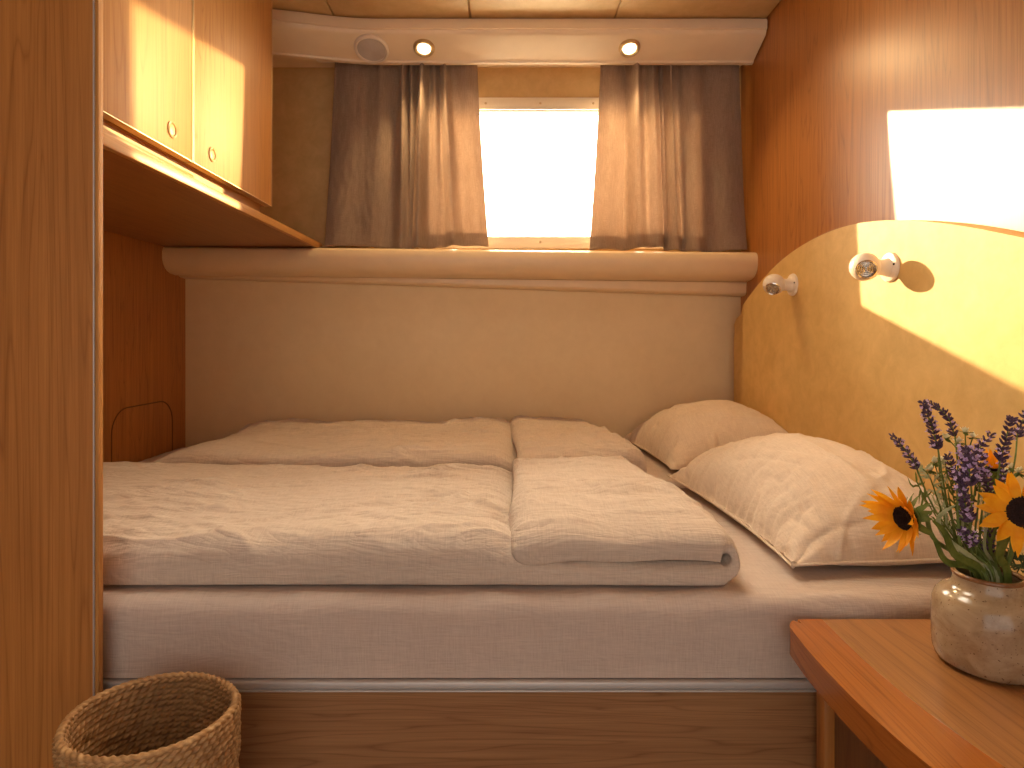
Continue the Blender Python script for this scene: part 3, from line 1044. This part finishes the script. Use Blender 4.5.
# ------------------------------------------------------------------ vase
VP = Vector((0.621, 0.795, CZ + 0.0005))
vs_ = thing('vase', 'speckled stoneware vase of flowers on the counter', 'vase', VP)
out = [(0, 0.0), (0.046, 0.0), (0.052, 0.0015), (0.0568, 0.006), (0.0592, 0.014), (0.0605, 0.028), (0.0610, 0.048), (0.0610, 0.066), (0.0602, 0.076), (0.0575, 0.0845),
       (0.0520, 0.0915), (0.0455, 0.0955), (0.0405, 0.0985), (0.0382, 0.1030), (0.0376, 0.108), (0.0376, 0.1135)]
inn = [(0.0335, 0.1135), (0.0335, 0.105), (0.037, 0.099), (0.050, 0.089), (0.056, 0.078), (0.058, 0.05), (0.056, 0.016), (0.045, 0.008), (0, 0.007)]
bm = bmesh.new(); lathe(bm, out + inn, 80, Matrix.Translation(VP))
for v in bm.verts:
    d = v.co - VP
    if d.xy.length > 0.02:
        k = 1 + 0.010 * noise.noise(Vector((d.x * 18, d.y * 18, d.z * 20)))
        v.co.x = VP.x + d.x * k; v.co.y = VP.y + d.y * k
link('vase_body', bm, M['stone'], vs_)
bm = bmesh.new()
ang = [2 * PI * k / 14 for k in range(14)]
lathe(bm, [(0.0360 + 0.0034 * math.cos(a), 0.1150 + 0.0030 * math.sin(a)) for a in ang] + [(0.0394, 0.1150)], 64, Matrix.Translation(VP))
bmesh.ops.remove_doubles(bm, verts=bm.verts[:], dist=1e-6)
link('vase_rim', bm, M['rim'], vs_)

# ------------------------------------------------------------------ flowers
MOUTH = VP + Vector((0, 0, 0.115))
def foot(dx, dy):
    return VP + Vector((dx * 0.022, dy * 0.022, 0.012))
def neck(dx, dy):
    return VP + Vector((dx * 0.024, dy * 0.022, 0.116))

def petal(bm, base, d, n, length, width, curl, rnd, mi=0):
    """one pointed petal: rows across, folded lightly along its middle"""
    d = d.normalized(); n = (n - d * n.dot(d)).normalized(); s = d.cross(n)
    rows = 8; cols = 5
    tw = rnd.uniform(-0.35, 0.35)
    g = []
    for i in range(rows):
        t = i / (rows - 1)
        w = width * (0.45 + 0.55 * math.sin(PI * t ** 0.8)) * (1 - t ** 5) ** 0.8 if t < 1 else 0.0
        w = max(w, 0.0002)
        c = base + d * length * t + n * (curl * length * t * t)
        r = []
        for j in range(cols):
            q = j / (cols - 1) * 2 - 1
            r.append(bm.verts.new(c + (s * math.cos(tw * t) + n * math.sin(tw * t)) * (q * w) + n * (0.34 * w * q * q + 0.0006 * math.cos(q * 9))))
        g.append(r)
    for i in range(rows - 1):
        for j in range(cols - 1):
            f = bm.faces.new([g[i][j], g[i][j + 1], g[i + 1][j + 1], g[i + 1][j]])
            f.material_index = mi

def leaf_blade(bm, path, width, face, fold=0.25, mi=0):
    n = len(path)
    g = []
    for i, p in enumerate(path):
        t = i / (n - 1)
        d = (path[min(i + 1, n - 1)] - path[max(i - 1, 0)]).normalized()
        s = d.cross(face)
        if s.length < 1e-3: s = d.orthogonal()
        s.normalize(); nn = s.cross(d)
        w = width * (math.sin(PI * (0.12 + 0.88 * t)) ** 0.7 if t < 1 else 0) + 0.0002
        g.append([bm.verts.new(p + s * (q * w) + nn * (fold * w * abs(q))) for q in (-1, -0.5, 0, 0.5, 1)])
    for a, b in zip(g, g[1:]):
        for j in range(4):
            f = bm.faces.new([a[j], a[j + 1], b[j + 1], b[j]]); f.material_index = mi

def sunflower(c, nrm, R, label, stem_pts, seed, cup=0.35, leaf=True, disc_r=0.40):
    rnd = random.Random(seed)
    n = nrm.normalized()
    t = thing('sunflower', label, 'flower', stem_pts[0], 'sunflowers in the vase')
    X = Matrix.Translation(c) @ frame_to(n)
    u = (X.to_3x3() @ Vector((1, 0, 0))); w = (X.to_3x3() @ Vector((0, 1, 0)))
    bm = bmesh.new()
    for lay, (cnt, r0, ln, cu) in enumerate(((14, 0.86, 1.0, cup), (12, 0.80, 0.90, cup + 0.20))):
        for k in range(cnt):
            a = 2 * PI * (k + 0.5 * lay) / cnt + rnd.uniform(-0.09, 0.09)
            rad = u * math.cos(a) + w * math.sin(a)
            L = (R - R * disc_r * r0) * ln * rnd.uniform(0.86, 1.1)
            cc = cu + rnd.uniform(-0.14, 0.14)
            petal(bm, c + rad * (R * disc_r * r0) + n * (0.001 + 0.002 * lay), rad + n * (cup * 0.8 + rnd.uniform(-0.1, 0.1)), n, L, R * rnd.uniform(0.105, 0.145), cc, rnd)
    link('petals', bm, M['petal'], t, None, 'keep')
    bm = bmesh.new()
    rr = R * disc_r
    pr = [(rr, -0.003)] + [(rr * (1 - k / 9), 0.0015 + 0.0035 * math.sin(PI * min(1, (k + 1) / 6)) - 0.0012 * (k > 6)) for k in range(0, 9)] + [(0, 0.003)]
    lathe(bm, pr, 40, X)
    bm.normal_update()
    displace(bm, lambda p, q: 0.0009 * noise.noise(p * 900))
    link('disc', bm, M['disc'], t, None, 'keep')
    bm = bmesh.new()
    for k in range(13):
        a = 2 * PI * k / 13 + rnd.uniform(-0.15, 0.15)
        rad = u * math.cos(a) + w * math.sin(a)
        petal(bm, c + rad * (R * 0.16) - n * 0.006, rad - n * rnd.uniform(0.1, 0.6), -n, R * rnd.uniform(0.40, 0.55), R * 0.085, 0.35, rnd)
    lathe(bm, [(0, -0.012), (R * 0.20, -0.010), (R * 0.40, -0.005), (R * 0.42, -0.001)], 24, X)
    link('sepals', bm, M['green'], t, None, 'keep')
    bm = bmesh.new()
    path = bez(list(stem_pts) + [c - n * 0.030, c - n * 0.008], 26)
    tube(bm, path, [0.0028] * 22 + [0.0034, 0.0042, 0.005, 0.006], 8)
    link('stem', bm, M['stem'], t, None, 'keep')
    if leaf:
        bm = bmesh.new()
        p0 = path[16]
        leaf_blade(bm, bez([p0, p0 + Vector((0.010, -0.012, 0.012)), p0 + Vector((0.022, -0.02, 0.006))], 8), 0.007, Vector((0, -1, 0.4)))
        link('leaf', bm, M['green'], t, None, 'keep')
    return t

sunflower(at(905, 518, 0.765), Vector((-0.95, -0.20, -0.10)), 0.046, 'open sunflower with dark centre leaning left over the vase', [foot(-0.5, -0.2), neck(-0.6, -0.2), at(935, 540, 0.785)], 11, 0.34, False, 0.33)
sunflower(at(1022, 512, 0.745), Vector((-0.30, -0.92, 0.12)), 0.052, 'open sunflower cut off by the right edge of the picture', [foot(0.6, -0.3), neck(0.75, -0.3), at(1012, 548, 0.78)], 23, 0.10, False, 0.36)
sunflower(at(994, 468, 0.86), Vector((-0.2, -0.30, 0.9)), 0.024, 'small yellow flower half hidden behind the lavender', [foot(0.3, 0.4), neck(0.4, 0.5), at(990, 505, 0.85)], 37, 0.6, False, 0.16)


def lavender(tip, base, bend, stem_pts, label, seed, dense=1.0, fat=1.0, bloom=0.25):
    """a flower spike: whorls of small pointed calyxes, some with open florets, on a thin stem"""
    rnd = random.Random(seed)
    t = thing('lavender_stem', label, 'flower', stem_pts[0], 'lavender in the vase')
    mid = (tip + base) / 2 + bend
    ax = bez([base, mid, tip], 40)
    bm = bmesh.new(); bp = bmesh.new()
    length = (tip - base).length
    whorls = max(5, int(length / 0.0048 * dense))
    for k in range(whorls):
        f = k / (whorls - 1)
        # lower whorl stands a little apart
        ff = f if k else -0.06
        idx = max(0, min(39, int(ff * 39)))
        p = ax[idx]
        d = (ax[min(idx + 1, 39)] - ax[max(idx - 1, 0)]).normalized()
        o = d.orthogonal().normalized()
        cnt = int(rnd.uniform(6, 8.9) * (1 if f < 0.85 else 0.6))
        size = fat * (0.0069 * (1 - 0.35 * f) + 0.0008)
        for q in range(cnt):
            a = 2 * PI * q / cnt + rnd.uniform(-0.4, 0.4) + k
            rad = Quaternion(d, a) @ o
            out = (rad * rnd.uniform(0.7, 1.15) + d * rnd.uniform(0.55, 1.1)).normalized()
            s0 = p + rad * 0.0008
            ln = size * rnd.uniform(0.85, 1.35)
            tube(bm, [s0, s0 + out * ln * 0.35, s0 + out * ln * 0.75, s0 + out * ln], [0.0005, 0.00125 * fat, 0.0012 * fat, 0.0003], 5)
            if rnd.random() < bloom:
                e = s0 + out * ln * 0.9
                for w_ in range(4):
                    b_ = Quaternion(out, w_ * PI / 2 + rnd.random()) @ out.orthogonal().normalized()
                    petal(bp, e, b_ + out * 0.7, out, 0.0030 * fat, 0.0011 * fat, 0.1, rnd)
    # bracts at the tip
    link('flower_spike', bm, M['lav'], t, None, 'keep')
    if len(bp.verts):
        link('florets', bp, M['lavp'], t, None, 'keep')
    else:
        bp.free()
    bm = bmesh.new()
    path = bez(list(stem_pts) + [base], 22)
    tube(bm, path + ax[1:30:4], [0.0011] * 22 + [0.0008] * len(ax[1:30:4]), 6)
    st = link('stem', bm, M['stem'], t, None, 'keep')
    return t

Z0 = Vector((0, 0, 0))
LV = [
    # tip, base, depth tip/base, bend, stem way points, label
    ((893, 437), (917, 469), 0.80, (0.002, 0, 0.002), [(922, 482), (935, 510)], 0.80, (-0.7, 0.2), 'lavender spike leaning furthest left, above the left sunflower', 0.95, 0.10),
    ((923, 403), (938, 449), 0.82, (0.001, 0, 0.001), [(943, 480), (952, 520)], 0.81, (-0.4, 0.3), 'tall straight lavender spike standing left of the curved one', 1.10, 0.28),
    ((929, 403), (955, 436), 0.85, (0.006, 0, 0.006), [(957, 455), (962, 510)], 0.83, (-0.2, 0.5), 'tall lavender spike with its tip curved over to the left', 0.95, 0.10),
    ((991, 434), (969, 462), 0.80, (-0.002, 0, -0.002), [(966, 490), (966, 530)], 0.80, (0.1, 0.2), 'short lavender spike pointing up to the right in the middle of the bunch', 1.0, 0.15),
    ((966, 450), (971, 486), 0.77, (0.0, 0, 0), [(972, 505), (972, 540)], 0.78, (0.1, -0.4), 'thick lavender head with open violet florets in the middle of the bunch', 1.45, 0.65),
    ((981, 456), (980, 482), 0.785, (0.0, 0, 0), [(978, 505), (976, 540)], 0.79, (0.2, -0.1), 'rounded lavender head pressed against the violet one', 1.35, 0.45),
    ((959, 473), (969, 522), 0.775, (0.0, 0, 0), [(971, 535), (972, 552)], 0.78, (-0.1, -0.6), 'long lavender spike hanging low in the middle of the bunch', 1.25, 0.30),
    ((1011, 419), (1000, 461), 0.81, (0.0, 0, 0), [(996, 490), (988, 530)], 0.80, (0.5, 0.3), 'tall thick lavender spike above the right sunflower', 1.20, 0.25),
    ((1025, 414), (1017, 437), 0.83, (0.0, 0, 0), [(1014, 465), (1000, 525)], 0.81, (0.7, 0.3), 'lavender spike cut by the right edge of the picture', 1.1, 0.25),
    ((1003, 463), (1004, 482), 0.83, (0.0, 0, 0), [(1002, 505), (994, 540)], 0.82, (0.5, 0.1), 'small lavender spike tucked behind the right sunflower', 1.0, 0.35),
    ((964, 531), (975, 545), 0.77, (0.0, 0, 0), [(976, 552), (977, 558)], 0.785, (0.0, -0.5), 'drooping lavender cluster just above the vase mouth', 1.15, 0.35),
    ((990, 532), (988, 554), 0.80, (0.0, 0, 0), [(987, 559), (986, 563)], 0.80, (0.4, -0.2), 'dark lavender cluster low beside the broad right leaf', 1.15, 0.20),
    ((948, 456), (955, 478), 0.84, (0.0, 0, 0), [(958, 500), (964, 540)], 0.82, (-0.2, 0.3), 'short dim lavender spike behind the violet head', 1.05, 0.15),
    ((985, 470), (992, 502), 0.82, (0.0, 0, 0), [(990, 520), (985, 545)], 0.81, (0.3, 0.2), 'dark lavender spike between the violet head and the right sunflower', 1.1, 0.25),
]
for k, (tp, bs, D, bend, mids, Dm, ft, lab, fat, bloom) in enumerate(LV):
    lavender(at(*tp, D), at(*bs, D), Vector(bend), [foot(*ft), neck(*ft)] + [at(*m, Dm) for m in reversed(mids)], lab, 40 + k, 1.0, fat, bloom)


def white_sprig(stem_pts, heads, label, seed):
    rnd = random.Random(seed)
    t = thing('white_blossom_sprig', label, 'flower', stem_pts[0], 'white blossom in the vase')
    bm = bmesh.new(); bl = bmesh.new(); bs = bmesh.new()
    path = bez(stem_pts, 20)
    tube(bs, path, 0.0012, 6)
    for h in heads:
        tube(bs, bez([path[-3], (path[-1] + h) / 2 + Vector((0, 0, -0.002)), h], 8), 0.0008, 5)
        for k in range(9):
            d = Vector((rnd.uniform(-1, 1), rnd.uniform(-1, 0.6), rnd.uniform(0.2, 1))).normalized()
            petal(bm, h, d, Vector((0, 0, 1)), rnd.uniform(0.006, 0.009), 0.0030, 0.3, rnd)
        for k in range(5):
            d = Vector((rnd.uniform(-1, 1), rnd.uniform(-1, 0.5), rnd.uniform(-0.7, 0.1))).normalized()
            petal(bl, h - Vector((0, 0, 0.001)), d, Vector((0, 0, 1)), rnd.uniform(0.008, 0.012), 0.0032, 0.2, rnd)
    link('blossoms', bm, M['wfl'], t, None, 'keep')
    link('leaves', bl, M['green'], t, None, 'keep')
    link('stem', bs, M['stem'], t, None, 'keep')

white_sprig([foot(0, 0.5), neck(0, 0.6), at(964, 510, 0.85), at(966, 455, 0.86)], [at(965, 432, 0.86), at(958, 442, 0.85), at(946, 438, 0.87), at(973, 437, 0.865)], 'white blossom sprig beside the curved lavender', 3)
white_sprig([foot(-0.3, 0.5), neck(-0.4, 0.5), at(948, 510, 0.85), at(940, 478, 0.86)], [at(934, 462, 0.86), at(942, 461, 0.87), at(930, 470, 0.855), at(948, 470, 0.87)], 'pale blossom sprig low behind the straight lavender', 5)
white_sprig([foot(0.6, 0.4), neck(0.6, 0.5), at(1008, 510, 0.85), at(1012, 480, 0.86)], [at(1011, 468, 0.86), at(1018, 472, 0.87), at(1006, 474, 0.86)], 'pale blossom sprig above the right sunflower', 8)


def blade(name, label, pts, width, mat, face=Vector((0, -1, 0.15)), group='leaf blades in the vase', fold=0.25, seed=0):
    bm = bmesh.new()
    leaf_blade(bm, bez(pts, 22), width, face, fold)
    o = link(name, bm, mat, None, pts[0], 'keep')
    md = o.modifiers.new('thickness', 'SOLIDIFY'); md.thickness = 0.0005
    tag(o, label, 'leaf', group)

blade('leaf_blade', 'broad green leaf arching left with a bent back pale tip', [foot(-0.4, -0.4), neck(-0.55, -0.55), at(955, 555, 0.765), at(944, 532, 0.755),  at(932, 520, 0.75)], 0.0048, M['green'])
blade('leaf_blade', 'dark green leaf curling below the left sunflower', [foot(-0.6, -0.3), neck(-0.75, -0.3), at(947, 562, 0.77), at(937, 545, 0.765), at(931, 530, 0.765)], 0.0038, M['green'])
blade('leaf_blade', 'broad upright green leaf on the right side of the vase mouth', [foot(0.5, -0.4), neck(0.6, -0.6), at(999, 556, 0.765), at(1007, 535, 0.76), at(1013, 522, 0.76)], 0.0055, M['green'])
blade('leaf_blade', 'pale folded grass leaf pointing up to the right', [foot(-0.3, -0.3), neck(-0.4, -0.5), at(948, 540, 0.765), at(938, 521, 0.755), at(944, 512, 0.75), at(956, 505, 0.75)], 0.0030, M['pale'])
rnd = random.Random(5)
names = ['left of the long lavender', 'beside the curved lavender', 'behind the broad left leaf', 'right of the violet head', 'in the middle of the mouth', 'near the right leaf']
k = 0
for (x1, y1, x2, y2) in ((950, 545, 944, 500), (956, 540, 948, 490), (960, 545, 957, 485), (966, 550, 962, 500), (972, 545, 968, 490), (980, 550, 984, 495), (984, 545, 992, 500), (990, 550, 1002, 512),
                         (954, 552, 938, 515), (975, 553, 978, 510), (962, 556, 952, 520), (985, 556, 996, 522)):
    dx = (x1 - 970) / 28
    D = 0.775 + rnd.random() * 0.05
    blade('grass_blade', 'thin green stalk among the flower stems' if k % 3 else 'thin pale stalk among the flower stems', [foot(dx, rnd.uniform(-0.6, 0.5)), neck(dx, rnd.uniform(-0.7, 0.5)), at(x1, y1, D), at(x2, y2, D)], 0.0020, M['stem'] if k % 3 else M['pale'], group='thin green stalks in the vase' if k % 3 else 'thin pale stalks in the vase', fold=0.5)
    k += 1

def wisp(label, pts, seed, mat, sub, dens=16):
    rnd = random.Random(seed)
    t = thing('herb_sprig', label, 'sprig', pts[0], 'fine sprigs in the vase')
    bm = bmesh.new(); path = bez(pts, 30)
    tube(bm, path, 0.0009, 5)
    link('stem', bm, M['stem'], t, None, 'keep')
    bm = bmesh.new()
    for k in range(dens):
        p = path[11 + int(18 * k / dens)]
        d = Vector((rnd.uniform(-1, 1), rnd.uniform(-0.6, 0.6), rnd.uniform(-0.5, 0.8))).normalized()
        leaf_blade(bm, [p + d * q * sub / 4 + Vector((0, 0, 0.0006 * q * q * rnd.uniform(-1, 1))) for q in range(5)], 0.0013, Vector((0, -1, 0.2)), 0.3)
    link('leaves', bm, mat, t, None, 'keep')

wisp('dark feathery sprig drooping over the right side of the vase', [foot(0.7, 0.2), neck(0.85, 0.3), at(1000, 560, 0.83), at(1016, 556, 0.83), at(1034, 562, 0.83)], 3, M['herb'], 0.020, 44)
wisp('dark feathery sprig lower behind the vase on its right', [foot(0.7, 0.6), neck(0.7, 0.7), at(996, 562, 0.85), at(1012, 564, 0.86), at(1032, 572, 0.86)], 4, M['herb'], 0.018, 44)
wisp('pale feathery sprig reaching left toward the pillow', [foot(-0.5, 0.5), neck(-0.6, 0.5), at(945, 520, 0.83), at(930, 478, 0.84), at(921, 468, 0.84)], 6, M['pale'], 0.014, 26)
wisp('green feathery sprig behind the left sunflower', [foot(-0.6, 0.2), neck(-0.6, 0.3), at(945, 530, 0.81), at(926, 500, 0.81), at(916, 480, 0.82)], 7, M['green'], 0.013, 22)
wisp('pale yellow green sprig between the straight lavender and the violet head', [foot(-0.2, 0.5), neck(-0.3, 0.5), at(950, 525, 0.84), at(942, 490, 0.85), at(938, 458, 0.85)], 13, M['pale'], 0.013, 40)
wisp('pale yellow green sprig just left of the right sunflower', [foot(0.3, 0.4), neck(0.4, 0.5), at(985, 530, 0.83), at(990, 505, 0.83), at(988, 480, 0.83)], 14, M['pale'], 0.014, 40)
wisp('yellow green sprig crossing behind the long lavender', [foot(0.0, 0.5), neck(-0.1, 0.5), at(962, 535, 0.83), at(955, 505, 0.83), at(950, 480, 0.83)], 15, M['stem'], 0.016, 44)
wisp('green feathery sprig filling the right of the bunch', [foot(0.4, 0.1), neck(0.5, 0.2), at(992, 540, 0.82), at(1002, 510, 0.82), at(1000, 488, 0.82)], 9, M['green'], 0.018, 36)
wisp('green feathery sprig filling the middle of the bunch', [foot(0.0, 0.3), neck(0.0, 0.4), at(968, 540, 0.83), at(972, 510, 0.84), at(976, 480, 0.84)], 10, M['herb'], 0.018, 36)

# ------------------------------------------------------------------ basket
BC = Vector((-0.452, 0.790, 0.0))
BZ = H - 0.4757
bk = thing('woven_basket', 'round twisted seagrass basket on the floor beside the wardrobe panel', 'basket', BC)
RX, RY = 0.103, 0.093
def basket_pt(theta, z, off):
    f = 0.84 + 0.16 * sm(z / BZ, 0, 1.0)
    # lightly wobbling outline
    wob = 1 + 0.008 * math.sin(3 * theta + 1) + 0.005 * math.sin(5 * theta)
    return Vector((BC.x + (RX * f * wob + off) * math.cos(theta), BC.y + (RY * f * wob + off) * math.sin(theta), z))
rows = int(BZ / 0.0080)
NT, NR = 420, 6
def weave(theta, row, side):
    ph = row % 1.0
    coil = abs(math.sin(PI * ph)) ** 0.6
    strand = 0.5 + 0.5 * math.sin(56 * theta - side * 2 * PI * ph * 0.7 + int(row) * 1.9)
    loose = noise.noise(Vector((math.cos(theta) * 6, math.sin(theta) * 6, row * 0.7)))
    return 0.0026 * coil + 0.0034 * (strand - 0.5) * coil + 0.0016 * loose
bm = bmesh.new()
def wall_out(i, j):
    th = 2 * PI * i / NT; row = j / NR; z = 0.004 + (BZ - 0.008) * row / rows
    return basket_pt(th, z, weave(th, row, 1) - 0.001)
sheet(bm, wall_out, NT, rows * NR + 1, True, False)
def wall_in(i, j):
    th = 2 * PI * i / NT; row = rows - j / NR; z = 0.004 + (BZ - 0.008) * row / rows
    return basket_pt(th, z, -0.0075 - weave(th, row, -1))
sheet(bm, wall_in, NT, rows * NR + 1, True, False)
link('basket_wall', bm, M['seagrass'], bk, None, 'keep')
bm = bmesh.new()
def rimf(i, j):
    th = 2 * PI * i / 480; a = 2 * PI * j / 14
    p = basket_pt(th, BZ - 0.004, -0.004)
    rad = Vector((math.cos(th), math.sin(th), 0))
    r = 0.0048 + 0.0009 * math.sin(60 * th + 2 * a)
    return p + rad * (r * math.cos(a)) + Vector((0, 0, r * 0.85 * math.sin(a)))
sheet(bm, rimf, 480, 14, True, True)
link('basket_rim', bm, M['seagrass'], bk, None, 'keep')
bm = bmesh.new()
pr = []
for k in range(40):
    q = k / 39
    pr.append((1 - q, 0.006 + 0.003 * abs(math.sin(q * 9 * PI))))
g = []
for r, z in pr[:-1]:
    g.append([bm.verts.new((BC.x + (RX * 0.83) * r * math.cos(2 * PI * i / 72), BC.y + (RY * 0.83) * r * math.sin(2 * PI * i / 72), z)) for i in range(72)])
for a, b in zip(g, g[1:]):
    for i in range(72):
        bm.faces.new([a[i], a[(i + 1) % 72], b[(i + 1) % 72], b[i]])
bm.faces.new(g[-1])
link('basket_bottom', bm, M['seagrass'], bk, None, 'keep')

# ------------------------------------------------------------------ daylight
def sun(name, travel, strength, col, angle):
    l = bpy.data.lights.new(name, 'SUN')
    l.energy = strength; l.color = col; l.angle = math.radians(angle)
    o = bpy.data.objects.new(name, l); COL.objects.link(o)
    o.location = (0.2, 4, 3)
    o.rotation_euler = (-Vector(travel)).to_track_quat('Z', 'Y').to_euler()
    return o
sun('low_sun', (0.575, -0.85, -0.300), 6.5, (1.0, 0.76, 0.44), 0.6)
sun('added_second_sun', (-0.81, -0.91, -0.18), 4.7, (1.0, 0.70, 0.26), 1.0)  # second sun, added to throw the bright patch on the cabinet doors

w = bpy.data.worlds.new('evening_sky')
SC.world = w
w.use_nodes = True
nt = w.node_tree
bg = nt.nodes['Background']
tc = nt.nodes.new('ShaderNodeTexCoord')
sp = nt.nodes.new('ShaderNodeSeparateXYZ')
nt.links.new(tc.outputs['Generated'], sp.inputs[0])
mr = nt.nodes.new('ShaderNodeMapRange')
mr.inputs['From Min'].default_value = -0.3; mr.inputs['From Max'].default_value = 0.5
nt.links.new(sp.outputs['Y'], mr.inputs['Value'])
col = mix_rgb(nt, mr.outputs[0], (0.72, 0.66, 0.60), (11.2, 10.0, 8.2))
nt.links.new(col, bg.inputs['Color'])
bg.inputs['Strength'].default_value = 1.0

# ------------------------------------------------------------------ camera
cam = bpy.data.cameras.new('camera')
co = bpy.data.objects.new('camera', cam)
COL.objects.link(co)
co.location = (0, 0, H)
co.rotation_euler = (PI / 2, 0, 0)
cam.sensor_width = 36.0
cam.lens = F / 1024 * 36.0
cam.shift_x = (512 - CX) / 1024
cam.shift_y = (CY - 384) / 1024
cam.clip_start = 0.02
SC.camera = co

vs = SC.view_settings
vs.view_transform = 'Standard'
vs.look = 'None'
vs.exposure = 1.0
vs.gamma = 1.0
vs.use_curve_mapping = False
SC.cycles.use_denoising = True
SC.cycles.max_bounces = 10
SC.cycles.diffuse_bounces = 6
SC.cycles.sample_clamp_indirect = 8.0
